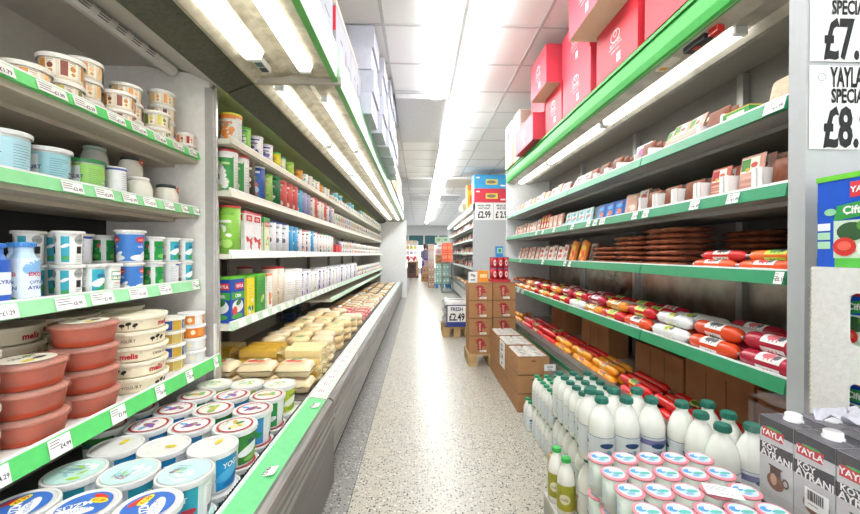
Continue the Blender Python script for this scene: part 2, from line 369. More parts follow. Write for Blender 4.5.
# ---------------- left chillers
def left_chiller(label, y0, y1, near):
    o = empty('wall_chiller', (-1.1, y0, 0)); off = (1.1, -y0, 0)
    tag(o, label, 'chiller', 'open fronted wall chillers')
    def P(m, n, p=o):
        q = m.build(n, p)
        if p is o: q.location = off
        return q
    # body
    m = MB(); m.box(-1.72, -1.67, y0, y1, 0, 2.28, inner if near else mat('B9B7B0')); P(m, 'back_panel')
    if near:
        m = MB(); m.box(-1.668, -1.664, y0, y1, zz(-.13), zz(.50), mat('2B2A2A'))
        P(m, 'vent_panel')
    for e in ((y0, y0 + .03), (y1 - .03, y1)):
        m = MB()
        m.prism_y([(-1.67, 0), (-.50, 0), (-.50, .42), (-1.10, .43), (-1.12, 2.2), (-1.67, 2.28)], *e, mat('E4E1DC', rough=.5)) if near else \
        m.prism_y([(-1.67, 0), (-.50, 0), (-.50, .42), (-1.10, .43), (-1.12, 2.2), (-1.67, 2.28)], *e, mat('B8B6B0', rough=.5))
        P(m, 'end_panel')
    if near:
        m = MB(); m.box(-1.145, -1.105, y1 - .031, y1 + .005, .5, 2.14, mat('A9A6A2', rough=.4)); m.box(-1.105, -1.095, y1 - .01, y1 + .005, .5, 2.14, mat('E8E8E8', rough=.2, metal=.8)); P(m, 'upright')
    # inner roof and canopy
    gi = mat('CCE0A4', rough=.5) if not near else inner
    m = MB(); m.prism_y([(-1.67, zz(1.0)), (-1.30, zz(1.0)), (-1.27, zz(.985)), (-1.04, zz(.885)), (-1.04, zz(.92)), (-1.26, zz(1.03)), (-1.67, zz(1.03))], y0, y1, gi); P(m, 'inner_roof')
    if near:
        m = MB(); n = 10
        pr = [(-1.30 + .032 * math.cos(2 * PI * k / n), zz(.965) + .03 * math.sin(2 * PI * k / n)) for k in range(n)]
        m.prism_y(pr, y0 + .03, y1 - .06, mat('D8D5D0')); yy = y0 + .1
        while yy < y1 - .2:
            for k in range(3): m.box(-1.272 + k * .006, -1.268 + k * .006, yy, yy + .05, zz(.945) + k * .009, zz(.947) + k * .009, mat('55524E'))
            yy += .09
        P(m, 'air_duct')
    m = MB(); m.prism_y([(-1.045, zz(.875)), (-.905, zz(.932)), (-.905, zz(.950)), (-1.045, zz(.905))], y0, y1, mat('48483A', rough=.8, noise=.25, scale=60)); P(m, 'air_outlet')
    m = MB(); m.prism_y([(-.905, zz(.932)), (-.885, zz(.928)), (-.845, zz(.955)), (-.73, zz(.962)), (-.69, zz(.985)), (-.64, zz(.985)), (-.60, zz(.962)), (-.48, zz(.955)), (-.455, zz(.94)), (-.455, zz(1.0)), (-.905, zz(1.03))], y0, y1, refl)
    P(m, 'reflector')
    if near:
        tubes_m = mat('FFFFFB', emit=TUBE_E, noise=0)
        for nm, x, a, b, wd in (('w', -.79, y0 + .05, 1.86, .105), ('w', -.575, y0 + .05, 1.96, .085)): pass
        tubes(o, -.79, .955, .105, ((y0 + .05, .62), (.68, 1.86))); tubes(o, -.58, .955, .08, ((y0 + .05, .72), (.78, 1.98)))
    else:
        s1 = []; yy = y0 + .08
        while yy + 1.15 < y1: s1.append((yy, yy + 1.1)); yy += 1.2
        tubes(o, -.79, .955, .075, s1)
        tubes(o, -.575, .955, .05, [(a + .15, b + .15) for a, b in s1 if b + .15 < y1])
    for c in o.children:
        if c.name.startswith('light_tube'): c.location = off
    m = MB(); fx = -.44
    m.prism_y([(fx - .03, zz(.935)), (fx, zz(.94)), (fx + .003, zz(1.0)), (fx - .03, zz(1.0))], y0, y1 - .012, mat('4FA84C', rough=.3)); P(m, 'trim_strip')
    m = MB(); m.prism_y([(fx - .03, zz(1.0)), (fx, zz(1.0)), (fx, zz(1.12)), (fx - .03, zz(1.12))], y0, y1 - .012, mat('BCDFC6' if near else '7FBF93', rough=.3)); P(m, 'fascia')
    m = MB(); m.box(-1.67, fx - .03, y0, y1, zz(1.09), zz(1.12), mat('C9CACB')); P(m, 'canopy_top')
    m = MB(); m.box(-.875, -.425, y1 - .012, y1 + .012, zz(.925), zz(.965), mat('A8A195', rough=.4)); m.box(-.46, -.425, y1 - .012, y1 + .012, zz(.965), zz(1.125), mat('C4D2C8')); P(m, 'end_bar')
    # well, rail, bumper
    dz = -.95 if near else -.82
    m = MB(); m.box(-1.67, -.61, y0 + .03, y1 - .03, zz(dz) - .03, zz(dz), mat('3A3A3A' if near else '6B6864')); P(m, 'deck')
    m = MB()
    m.prism_y([(-.618, zz(-.80)), (-.616, zz(-.785)), (-.605, zz(-.78)), (-.60, zz(-.80))], y0, y1, whitem); m.box(-.618, -.60, y0 + .031, y1 - .031, zz(-.98), zz(-.80), black); P(m, 'rail_edge')
    m = MB(); m.prism_y([(-.605, zz(-.79)), (-.51, zz(-.805)), (-.51, zz(-.85)), (-.605, zz(-.85))], y0, y1, mat('6FD08A', rough=.35) if near else mat('CFE3D3', rough=.35)); rl = P(m, 'rail')
    if near:
        for yy, t in ((1.42, '3.49'), (.9, '2.79'), (2.03, '2.49')):
            k = MB(); sf = lambda u, t_, of: (-.557 - t_ , yy + u, zz(-.797) + of + .0015 + t_ * -.15)
            k.rect(sf, -.03, .03, -.035, .035, paper, .0, nu=1); k.text(lambda u, t_, of: sf(u, -t_ * 1, of), '£' + t, 0, 0, .024, ink, .001, bold=.02); k.build('price_tag', rl)
    else:
        yy = y0 + .1; k_ = 0
        while yy < 7.4:
            k = MB(); k.rect(lambda u, t_, of: (-.557 + t_, yy + u, zz(-.797) + of + .003 - t_ * .15), -.045, .045, -.03, .03, paper, .0, nu=1)
            for q in range(3): k.rect(lambda u, t_, of: (-.557 + t_, yy + u, zz(-.797) + of + .003 - t_ * .15), -.035 + q * .004, .02, -.02 + q * .012, -.016 + q * .012, ink, .001, nu=1)
            k.build('price_tag', rl); yy += .125 if yy < 5 else .25; k_ += 1
    bx = -.462 if near else -.472
    m = MB(); m.prism_y([(-.51, zz(-.80)), (-.495, zz(-.795)), (-.475, zz(-.81)), (bx, zz(-.83)), (bx, zz(-.845)), (bx - .008, zz(-.85)), (bx, zz(-.86)), (bx, zz(-.885)), (bx - .008, zz(-.89)), (bx, zz(-.90)), (bx, zz(-.925)), (-.51, zz(-.94))], y0, y1 - .006, steel); P(m, 'bumper')
    px = bx - .006 if near else bx - .02
    m = MB(); m.box(-.55, px, y0, y1 - .003, 0.0 if near else .10, zz(-.925), dsteel if near else steel); P(m, 'front_panel')
    if not near: m = MB(); m.box(-.60, -.53, y0, y1, 0, .10, black); P(m, 'kick_plate')
    m = MB(); yy = y0 + .05
    gx = -.625
    while yy < min(y1, 5) - .05:
        m.box(gx - .004, gx, yy, yy + .004, zz(dz), zz(-.79), black); yy += .016
    for k in range(5): m.box(gx - .006, gx - .002, y0 + .05, min(y1, 5) - .05, zz(-.80) - k * .03, zz(-.796) - k * .03, black)
    P(m, 'wire_guard')
    return o, off
chA, offA = left_chiller('open yogurt chiller with green price strips, black air outlet and lit canopy', -.6, 2.13, True)
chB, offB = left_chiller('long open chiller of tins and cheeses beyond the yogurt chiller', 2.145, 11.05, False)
def fix(o, off): o.location = off; return o
T3 = lambda *a: a
fix(shelf(chA, -1.167, -1.60, -.55, 2.09, .505, .538, .50, 1, shelfm, gA, [(1.1, .09, '1.79'), (1.26, .10, '1.99'), (1.38, .09, '2.29'), (1.52, .085, '1.49'), (1.64, .085, '1.99'), (1.77, .08, '2.49'), (1.90, .08, '1.29'), (2.02, .07, '1.49')]), offA)
fix(shelf(chA, -1.167, -1.60, -.55, 2.09, .215, .244, .203, 1, shelfm, mat('7FCF8E', rough=.4), [(1.33, .08, '3.49'), (1.46, .08, '2.99'), (1.585, .075, '1.99'), (1.70, .075, '2.29'), (1.83, .07, '2.79'), (1.95, .05, '2.49'), (2.05, .05, '2.49')]), offA)
fix(shelf(chA, -1.167, -1.60, -.55, 2.09, -.155, -.139, -.186, 1, shelfm, mat('9ADFA8', rough=.4), [(1.10, .10, '1.29'), (1.32, .11, '0.99'), (1.45, .10, '1.49'), (1.63, .10, '1.69'), (1.80, .08, '1.99'), (2.04, .06, '2.19')]), offA)
fix(shelf(chA, -1.06, -1.60, -.55, 2.09, -.55, -.534, -.592, 1, mat('E8E6E2'), gA, [(.985, .07, '4.29'), (1.16, .07, '4.99'), (1.38, .065, '3.99'), (1.60, .055, '6.49'), (1.80, .05, '2.99'), (2.03, .04, '3.49')]), offA)
# thermometer on the canopy
m = MB(); m.box(-.80, -.755, 1.88, 2.0, zz(.925), zz(.955), mat('D8D8D4')); m.box(-.795, -.76, 1.89, 1.93, zz(.922), zz(.925), mat('4B6A68')); m.box(-.795, -.76, 1.945, 1.985, zz(.922), zz(.925), mat('20242A'))
tag(m.build('thermometer'), 'small digital thermometer display under the yogurt chiller canopy', 'thermometer')
jb = [3.32, 4.55, 5.8, 7.05, 8.3, 9.6]
cs = mat('D6D3C4', rough=.45)
fix(shelf(chB, -1.045, -1.60, 2.17, 11.0, .64, .655, .615, 1, cs, cs, joints=jb), offB)
fix(shelf(chB, -1.045, -1.60, 2.17, 11.0, .35, .365, .32, 1, cs, cs, joints=jb), offB)
fix(shelf(chB, -1.045, -1.60, 2.17, 11.0, .0, .018, -.025, 1, cs, mat('E2E8DE', rough=.4), joints=jb), offB)
fix(shelf(chB, -1.045, -1.60, 2.17, 11.0, -.40, -.385, -.43, 1, cs, mat('C8E2CC', rough=.4), tags=[(2.3 + .17 * k, .09, '2.49', 0) for k in range(16)], joints=jb), offB)
fix(shelf(chB, -1.045, -1.60, 4.6, 11.0, -.545, -.53, -.57, 1, cs, mat('BFE0C6', rough=.4), joints=jb[2:]), offB)
for yy in [2.2] + jb: fix(MB().box(-1.66, -1.62, yy - .02, yy + .02, zz(-.8), zz(.98), steel).build('upright', chB), offB)
# ---------------- right chillers
def right_chiller(label, y0, y1, near):
    o = empty('wall_chiller', (1.4, y0, 0)); off = (-1.4, -y0, 0); tag(o, label, 'chiller', 'open fronted wall chillers')
    def P(m, n, p=o):
        q = m.build(n, p)
        if p is o: q.location = off
        return q
    XB = 1.74
    m = MB(); m.box(XB, XB + .05, y0 + .01, y1 - .01, 0, 2.30, mat('8F8A86', rough=.5)); m.box(XB - .004, XB, y0 + .05, y1 - .05, zz(-.80), zz(-.08), brushed('mirror_steel', 'A49C90', 'D0C8BC', .22, .7, (1, 3, 3))); P(m, 'back_panel')
    epm = mat('B6B8BB', rough=.45, noise=.02)
    m = MB(); m.prism_y([(1.165, 0), (2.0, 0), (2.0, zz(1.10)), (1.165, zz(1.10))], y0, y0 + .055, epm); P(m, 'end_panel')
    m = MB(); m.prism_y([(1.165, 0), (2.0, 0), (2.0, zz(1.10)), (1.165, zz(1.10))], y1 - .03, y1, mat('E2E4E6')); P(m, 'end_panel')
    m = MB(); m.prism_y([(1.45, zz(.925)), (1.74, zz(.97)), (1.74, zz(1.0)), (1.45, zz(.95))], y0 + .05, y1, mat('A19C93')); P(m, 'inner_roof')
    m = MB(); m.prism_y([(1.18, zz(.94)), (1.27, zz(.925)), (1.30, zz(.955)), (1.40, zz(.955)), (1.43, zz(.925)), (1.46, zz(.925)), (1.46, zz(1.0)), (1.18, zz(1.0))], y0 + .055, y1 - .03, brushed('canopy_metal', 'A9A69C', 'C9C6BC', .4, .4, (3, 3, 3))); P(m, 'canopy_underside')
    m = MB(); pr = [(1.185, zz(.938)), (1.168, zz(.95)), (1.160, zz(.985)), (1.160, zz(1.03)), (1.168, zz(1.07)), (1.168, zz(1.075)), (1.18, zz(1.11)), (1.21, zz(1.11)), (1.21, zz(.938))]
    m.prism_y(pr, y0, y1 - .01, gF if near else mat('D3DCD8')); m.prism_y([(1.156, zz(1.068)), (1.156, zz(1.078)), (1.17, zz(1.078)), (1.17, zz(1.068))], y0, y1 - .01, mat('2F8F3A' if near else 'A9B8B0')); P(m, 'fascia')
    m = MB(); m.box(1.21, 1.995, y0 + .006, y1 - .006, zz(1.10), zz(1.110), mat('B9BABB')); P(m, 'canopy_top')
    if near: tubes(o, 1.35, .95, .075, [(1.60, 2.72), (2.80, 3.92), (4.0, 5.05)])
    else: tubes(o, 1.35, .95, .075, [(y, y + 1.1) for y in (8.5, 9.7, 10.9, 12.1, 13.3)])
    for c in o.children:
        if c.name.startswith('light_tube'): c.location = off
    m = MB(); m.box(1.17, XB, y0 + .055, y1 - .03, zz(-.86), zz(-.83), mat('9A9A98')); P(m, 'deck')
    m = MB(); m.prism_y([(1.115, zz(-.845)), (1.125, zz(-.80)), (1.165, zz(-.795)), (1.20, zz(-.80)), (1.20, zz(-.845))], y0, y1, steel); P(m, 'rail')
    m = MB(); m.prism_y([(1.12, zz(-.885)), (1.112, zz(-.845)), (1.17, zz(-.845)), (1.17, zz(-.885))], y0, y1, gR); P(m, 'price_strip')
    m = MB(); m.box(1.15, 1.20, y0, y1, .08, zz(-.885), mat('DCDDDD')); m.box(1.20, 1.26, y0, y1, 0, .08, mat('3A3B3C')); P(m, 'front_panel')
    m = MB(); yy = y0 + .9
    ups = [2.0, 3.0, 4.0] if near else [10, 12, 14]
    for yy in ups: P(MB().box(1.70, 1.735, yy - .02, yy + .02, zz(-.83), zz(.95), mat('B4B4B2', rough=.3, metal=.5)), 'upright')
    return o, off
chR, offR = right_chiller('open meat chiller with bright green fascia and grey end panel', 1.13, 5.13, True)
chS, offS = right_chiller('distant open chiller beyond the stacked cartons with white end panel', 8.25, 15.5, False)
jr = [2.0, 3.0, 4.05]
fix(shelf(chR, 1.17, 1.70, 1.19, 5.1, .49, .505, .462, -1, shelfr, gR, [(1.235, .075, '1.99'), (4.9, .05, '2.29')], jr), offR)
fix(shelf(chR, 1.17, 1.70, 1.19, 5.1, .215, .228, .185, -1, shelfr, gR, [(1.40, .055, '1.49'), (1.60, .055, '1.49'), (1.95, .05, '2.19'), (2.05, .05, '1.99'), (2.42, .07, '1.79'), (2.52, .06, '3.29'), (2.62, .06, '2.49'), (2.9, .05, '1.89'), (3.3, .05, '2.29'), (3.6, .05, '3.49'), (3.8, .05, '2.49')], jr), offR)
fix(shelf(chR, 1.17, 1.70, 1.19, 5.1, -.065, -.055, -.10, -1, shelfr, gR, [(1.215, .03, '2.19'), (2.95, .05, '1.99'), (3.05, .05, '2.49'), (3.6, .06, '1.99'), (4.4, .06, '1.99')], jr), offR)
fix(shelf(chR, 1.17, 1.70, 1.19, 5.1, -.412, -.402, -.452, -1, shelfr, gR, [(4.5, .12, '2.99'), (4.3, .10, '1.89')], jr), offR)
for c in offS, : pass
for zs in (.62, .33, .02, -.33):
    fix(shelf(chS, 1.20, 1.70, 8.3, 15.4, zs, zs + .012, zs - .03, -1, shelfr, mat('BFD8CC'), [], [10.0, 11.8, 13.6]), offS)
# switch panel and sticker under the green fascia
o = MB().box(1.205, 1.245, 1.60, 1.73, zz(.912), zz(.936), mat('1E1F22')).build('switch_box'); MB().box(1.215, 1.235, 1.66, 1.69, zz(.908), zz(.912), mat('B02A2A')).build('button', o)
tag(o, 'black switch box with red button under the green fascia', 'switch')
tag(MB().box(1.21, 1.24, 1.535, 1.585, zz(.908), zz(.936), mat('D22B2B', rough=.2)).build('rocker_switch'), 'bright red rocker switch beside the black switch box', 'switch')
m = MB(); m.box(1.20, 1.245, 1.80, 1.93, zz(.926), zz(.934), mat('E8E4D6')); m.box(1.205, 1.24, 1.885, 1.915, zz(.9245), zz(.926), mat('E0A83A'))
tag(m.build('warning_sticker'), 'small cream warning sticker beside the switch box on canopy', 'sticker')
# far partition at the end of the left chiller run
m = MB(); m.box(-1.7, -.36, 11.06, 11.14, 0, 2.22, mat('EDEFF2')); o = m.build('wall_left_partition'); struct(o)

# ================================================================== product kinds
lidw = 'E4E4E0'; clearlid = clearmat('clear_lid', 'F4F1EC', .38, .2); film = clearmat('plastic_film', 'FFFFFF', .10, .12)
def lid_mb(r, z, h, m, n=22, rim=.004):
    k = MB()
    k.lathe([(r + rim * .2, z - h), (r + rim, z - h), (r + rim, z - .002), (r + rim * .5, z), (r - .003, z), (r - .006, z - .003)], n, m, cap0=False, cap1=True, smooth=False)
    return k
def lid_art(k, z, r, art, rg):
    sf = top(z)
    if art == 'plain': return
    kind, cols = art
    if kind == 'ring':      # white lid, coloured ring with an oval picture
        k.ell(sf, 0, 0, r * .86, r * .86, cols[0], .0004, inner=.88, n=20); k.ell(sf, 0, 0, r * .74, r * .74, 'EDE9E2', .0004, n=20)
        for i in range(9):
            a = rg.uniform(0, 6.28); q = rg.uniform(0, .45) * r
            k.ell(sf, q * math.cos(a), q * math.sin(a) * .7, rg.uniform(.16, .34) * r, rg.uniform(.10, .20) * r, rg.choice(cols[1:]), .0007 + i * .0002, rot=a, n=8)
        k.text(sf, 'YOĞURT', 0, r * .5, r * .26, cols[1], .003)
    elif kind == 'oval':      # nearly plain white, a small yellow oval near the edge
        k.ell(sf, r * .35, -r * .1, r * .26, r * .14, cols[0], .0006, n=12); k.ell(sf, 0, 0, r * .86, r * .86, 'E4E4E0', .0003, inner=.95, n=20)
    elif kind == 'full':
        k.ell(sf, 0, 0, r * .92, r * .92, cols[0], .0004, n=22)
        for i in range(10):
            a = rg.uniform(0, 6.28); q = rg.uniform(.1, .65) * r
            k.ell(sf, q * math.cos(a), q * math.sin(a), rg.uniform(.15, .34) * r, rg.uniform(.05, .12) * r, rg.choice(cols[1:]), .0007 + i * .0002, rot=a + 1.3, n=8)
        for i in range(3): k.lines(sf, -r * .5, r * .3, r * .35 - i * .02, 1, .01, '4C6E8C', .002, .003, rg)
    elif kind == 'sale':      # blue lid with yellow price splash and red crest
        k.ell(sf, 0, 0, r * .80, r * .80, cols[0], .0004, n=22); k.ell(sf, -r * .1, -r * .35, r * .6, r * .22, 'FFFFFF', .0006, rot=.3, n=12)
        k.text(sf, 'SÜZME', -r * .2, r * .02, r * .38, 'FFFFFF', .001, bold=.02, rot=.6); k.text(sf, 'YOGURT', -r * .02, -r * .26, r * .24, '2A5FB8', .0012, rot=.6)
        k.ell(sf, r * .2, r * .5, r * .34, r * .12, 'D8332C', .0012, rot=-.4, n=12); k.ell(sf, r * .3, r * .28, r * .34, r * .15, 'F5DE35', .0014, rot=-.2, n=12)
        k.text(sf, '£1.99', r * .3, r * .28, r * .2, 'B3261E', .0018, bold=.02, rot=-.2)
def pot(rt, rb, h, body, deco, lidm=lidw, art='plain', lh=.012, n=22, seed=1, lidrim=.004):
    """tapered plastic pot with lid; deco(mb, sf, r, h) prints the label"""
    rg = random.Random(seed); k = MB()
    k.lathe([(rb * .96, 0), (rb, .004), (rt - .003, h - lh), (rt - .003, h - .006)], n, body, smooth=True)
    rf = lambda t: rb + (rt - .003 - rb) * min(1, max(0, (t - .004) / (h - lh - .004)))
    sf = lambda u, t, off: ((rf(t) + off) * math.sin(u / rt), -(rf(t) + off) * math.cos(u / rt), t)
    deco(k, sf, rt, h, rg)
    L = lid_mb(rt, h, lh, lidm, n, lidrim); lid_art(L, h, rt, art, rg)
    return [('tub', k), ('lid', L)]
def d_none(k, sf, r, h, rg): pass
def d_panel(c1, c2, c3='FFFFFF', txt=None, tcol='FFFFFF', wave=True, bar=True, tsz=.02):
    def f(k, sf, r, h, rg):
        k.rect(sf, -r * 1.0, r * 1.0, h * .06, h * .84, c1, .0004)
        if wave:
            k.ell(sf, -r * .3, h * .42, r * .75, h * .13, c3, .0007, rot=.25); k.ell(sf, r * .35, h * .30, r * .6, h * .10, c2, .0009, rot=.2); k.ell(sf, -r * .2, h * .17, r * .5, h * .07, c2, .0010, n=10)
        else:
            k.ell(sf, 0, h * .25, r * .6, h * .12, c2, .0008)
        if txt: k.text(sf, txt, 0, h * .63, tsz, tcol, .0016, bold=.02)
        for s_ in (-1, 1):
            a = s_ * r * 1.75
            k.rect(sf, a - r * .5, a + r * .5, h * .08, h * .8, c1 if not bar else 'F6F6F4', .0005)
            if bar:
                k.lines(sf, a - r * .35, a + r * .35, h * .7, 7, h * .055, '8A8D96', .0014, .0009, rg); k.bars(sf, a - r * .25, a + r * .25, h * .1, h * .28, '33343A')
        k.rect(sf, -r * 3.1, -r * 2.4, h * .08, h * .8, c1, .0004); k.rect(sf, r * 2.4, r * 3.1, h * .08, h * .8, c1, .0004)
    return f
# -- yogurt chiller kinds
def jelly(cols, seed):
    def f(k, sf, r, h, rg):
        for q in range(6):
            a = (q - 3) * r * 1.04
            k.rect(sf, a + .004, a + r * .95, h * .12, h * .80, 'F3ECDD', .0005)
            k.rect(sf, a + .006, a + r * .45, h * .16, h * .76, cols[q % len(cols)], .0008)
            k.ell(sf, a + r * .68, h * .5, r * .15, h * .12, cols[(q + 1) % len(cols)], .0009, n=8); k.ell(sf, a + r * .7, h * .28, r * .12, h * .08, 'C8973F', .001, n=6)
            k.lines(sf, a + r * .5, a + r * .9, h * .72, 2, h * .08, '8A6A5A', .0014, .001, rg)
    return pot(.054, .049, .072, 'E8DCC6', f, mat('E9E6E0', rough=.3), lh=.014, seed=seed, n=26)
K_cake = [Kind('dessert_cup', 'cup', 'clear cup of %s' % nme, jelly(c, i)) for i, (nme, c) in enumerate((
    ('orange dessert', ('E8A25C', 'F0C17E')), ('nut and raisin halva', ('8A4A3A', 'C98A3C')), ('brown chocolate halva', ('5A3A34', 'E5B98A')),
    ('yellow pistachio dessert', ('D8CC55', '7D8A3A')), ('red fruit dessert', ('A83A44', 'E58A5A')), ('pink pudding', ('E8B8B0', 'F0CFC8'))))]
def bucket(r, h, c, top_c, word, seed):
    def f(k, sf, rr, hh, rg):
        k.rect(sf, -rr * 3.1, rr * 3.1, hh * .05, hh * .86, c, .0004)
        k.lines(sf, -rr * .7, rr * .3, hh * .72, 9, hh * .055, '5A7A8A', .0013, .0008, rg)
        k.rect(sf, rr * .55, rr * 1.2, hh * .62, hh * .78, 'D9373B', .0009); k.rect(sf, rr * .3, rr * 1.3, hh * .06, hh * .3, 'F2F5F4', .0008)
        k.rect(sf, rr * .35, rr * 1.25, hh * .3, hh * .45, top_c, .0009); k.text(sf, word, rr * .8, hh * .375, .016, 'FFFFFF', .0014, bold=.02)
        k.rect(sf, -rr * 2.2, -rr * 1.2, hh * .1, hh * .8, 'EEF4F6', .0006); k.text(sf, word, -rr * 1.7, hh * .5, .018, '2C4F8A', .0014, bold=.02)
    return pot(r, r * .9, h, 'F0F0EC', f, mat(top_c if r < .055 else 'E9ECEF', rough=.3), ('full', ('F2F4F6', top_c, '2C4F8A')), seed=seed, lh=.014, n=26)
K_bk_aqua = Kind('yogurt_bucket', 'tub', 'pale aqua yogurt bucket', bucket(.058, .138, '9FD4DF', '26305C', 'YOGURT', 2))
K_bk_blue = Kind('yogurt_bucket', 'tub', 'pale blue bucket with white and violet lid', bucket(.062, .150, 'B5E0EE', '4C4FA6', 'YOGURT', 3))
K_bk_green = Kind('yogurt_bucket', 'tub', 'lime green yogurt bucket', bucket(.053, .132, '9AD468', '2E7D4A', 'YOGURT', 4))
k = MB(); k.lathe([(.034, 0), (.036, .003), (.036, .128), (.034, .132)], 20, 'E9EDF0'); sf = lambda u, t, off: ((.036 + off) * math.sin(u / .036), -(.036 + off) * math.cos(u / .036), t)
k.rect(sf, -.09, .09, .118, .126, '4A5FA5'); k.lines(sf, -.025, .02, .105, 9, .009, '8088A8'); k.bars(sf, .012, .034, .02, .045, '22232A')
K_cyl = Kind('milk_drink_carton', 'carton', 'slim white cylinder carton with fine print', [('body', k)])
def jar():
    k = MB(); k.lathe([(.036, 0), (.046, .006), (.052, .04), (.052, .07), (.044, .098), (.037, .106)], 24, mat('E6E6DA', rough=.12, noise=.02))
    L = MB(); L.lathe([(.037, .104), (.040, .104), (.040, .118), (.036, .120)], 24, mat('EDEDE8', rough=.3))
    T = MB(); sf = lambda u, t, off: ((.05 + off) * math.sin(u / .05), -(.05 + off) * math.cos(u / .05) * 1.0, t)
    T.ell(sf, .01, .098, .016, .016, 'E2603A', .0025, n=10); T.rect(sf, .002, .018, .082, .112, 'D94A2A', .003); T.ell(sf, .01, .096, .006, .006, 'F6E7D8', .0036, n=8)
    return k, L, T
k, L, T = jar()
K_jar = Kind('yogurt_jar', 'jar', 'round glass jar of set yogurt', [('glass', k), ('lid', L)])
k, L, T = jar(); L = MB(); L.lathe([(.037, .104), (.041, .104), (.041, .118), (.036, .120)], 24, mat('3A4644', rough=.4))
K_jar_tag = Kind('yogurt_jar', 'jar', 'red tagged round yogurt jar', [('glass', k), ('lid', L), ('hang_tag', T)])
k, L, T = jar(); L = MB(); L.lathe([(.037, .104), (.042, .104), (.042, .120), (.036, .122)], 24, mat('9DB2A6', rough=.4))
k2 = MB(); k2.lathe([(.036, 0), (.046, .006), (.052, .04), (.052, .07), (.044, .098), (.037, .106)], 24, mat('A9AFA4', rough=.12))
K_jar_dark = Kind('yogurt_jar', 'jar', 'grey round jar with green lid', [('glass', k2), ('lid', L)])
# yogurt cups (third shelf)
def d_grey(k, sf, r, h, rg):
    for a in (-2.1 * r, 0, 2.1 * r):
        k.ell(sf, a, h * .74, r * .42, h * .13, 'A6A9A8', .0006, n=12); k.text(sf, 'yogurt', a, h * .74, .011, '5C6060', .0012)
        k.rect(sf, a - r * .22, a + r * .22, h * .33, h * .54, '5A5A5E', .0008); k.bars(sf, a - r * .2, a + r * .2, h * .33, h * .54, '1C1C20', .0012)
        k.lines(sf, a - r * .25, a + r * .3, h * .25, 4, h * .05, '85878C', .0012, .0009, rg)
    for a in (-1.05 * r, 1.05 * r):
        k.rect(sf, a - r * .3, a + r * .3, h * .08, h * .84, '2FA8C0', .0006); k.ell(sf, a, h * .56, r * .34, h * .05, 'F2F5F4', .0010, rot=.4); k.ell(sf, a, h * .2, r * .3, h * .07, '3FA860', .0012, rot=.2)
cupk = lambda body, f, seed, lidm=lidw, rt=.044, h=.116: pot(rt * .945, rt * .80, h, body, f, lidm, 'plain', .010, 20, seed)
K_cup_grey = Kind('yogurt_cup', 'cup', 'grey crested barcode yogurt cup', cupk('F4F5F3', d_grey, 1))
K_cup_aqua = Kind('yogurt_cup', 'cup', 'aqua labelled yogurt cup with green wave', cupk('EFF4F2', d_panel('32ADC4', '35A552', 'F4F7F5', 'SEViLAY', '2A3B8F', tsz=.014), 2))
def d_wg(k, sf, r, h, rg):
    for a in (-2 * r, 0, 2 * r):
        k.rect(sf, a - r * .6, a + r * .6, h * .45, h * .75, '4DA468', .0006); k.rect(sf, a - r * .55, a + r * .55, h * .48, h * .72, 'F4F4F0', .0009)
        k.text(sf, 'yogurt', a, h * .6, .017, '2F8A4E', .0013, bold=.02); k.text(sf, 'natural', a, h * .36, .012, 'C33A3A', .0012); k.lines(sf, a - r * .5, a + r * .5, h * .26, 3, h * .06, '9AA09A', .0012, .0009, rg)
K_cup_wg = Kind('yogurt_cup', 'cup', 'white yogurt cup with green outlined lettering', cupk('F3F4EF', d_wg, 3))
def d_blue(k, sf, r, h, rg):
    k.rect(sf, -r * 3.1, r * 3.1, h * .04, h * .86, '3F7FD0', .0004)
    for a in (-2 * r, 0, 2 * r):
        k.ell(sf, a, h * .70, r * .42, h * .1, 'D33A34', .0009, n=12); k.text(sf, 'yogurt', a, h * .70, .011, 'FFFFFF', .0014)
        k.text(sf, 'sade', a, h * .5, .016, 'FFFFFF', .0012); k.ell(sf, a, h * .14, r * .8, h * .1, 'F4F7FB', .0008); k.ell(sf, a + r * .3, h * .26, r * .35, h * .06, 'F4F7FB', .0009, rot=.5)
K_cup_blue = Kind('yogurt_cup', 'cup', 'bright blue yogurt cup with red crest', cupk('E9F0F8', d_blue, 4, rt=.049, h=.118))
K_cup_blue_b = Kind('yogurt_tub', 'tub', 'big blue yogurt tub with white rim', cupk('E9F0F8', d_blue, 4, rt=.056, h=.135))
def d_green(k, sf, r, h, rg):
    for a in (-2 * r, 0, 2 * r):
        k.rect(sf, a - r * .85, a + r * .7, h * .08, h * .82, '1E9A46', .0006); k.poly(sf, [(a - r * .8, h * .42), (a + r * .2, h * .5), (a + r * .68, h * .38), (a + r * .68, h * .66), (a, h * .72), (a - r * .8, h * .6)], 'F4F6F2', .0012)
        k.ell(sf, a + r * .5, h * .62, r * .14, h * .08, 'E0555A', .0022, n=8); k.text(sf, 'SEViLAY', a - r * .1, h * .58, .011, '2F3E8F', .0024, bold=.01); k.ell(sf, a, h * .24, r * .5, h * .09, '7CCB6B', .0014)
K_cup_green = Kind('yogurt_cup', 'cup', 'green labelled yogurt cup', cupk('F4F4F2', d_green, 5))
def d_txt(k, sf, r, h, rg):
    for q in range(4):
        a = (q - 1.5) * 1.5 * r; k.lines(sf, a - r * .4, a + r * .5, h * .78, 9, h * .07, '8A90A5', .0014, .0006, rg)
    k.ell(sf, 0, h * .9, r * .6, h * .07, '3A56B8', .0009)
K_cup_txt = Kind('yogurt_cup', 'cup', 'white yogurt cup turned to its printed back', cupk('EDEFF3', d_txt, 6))
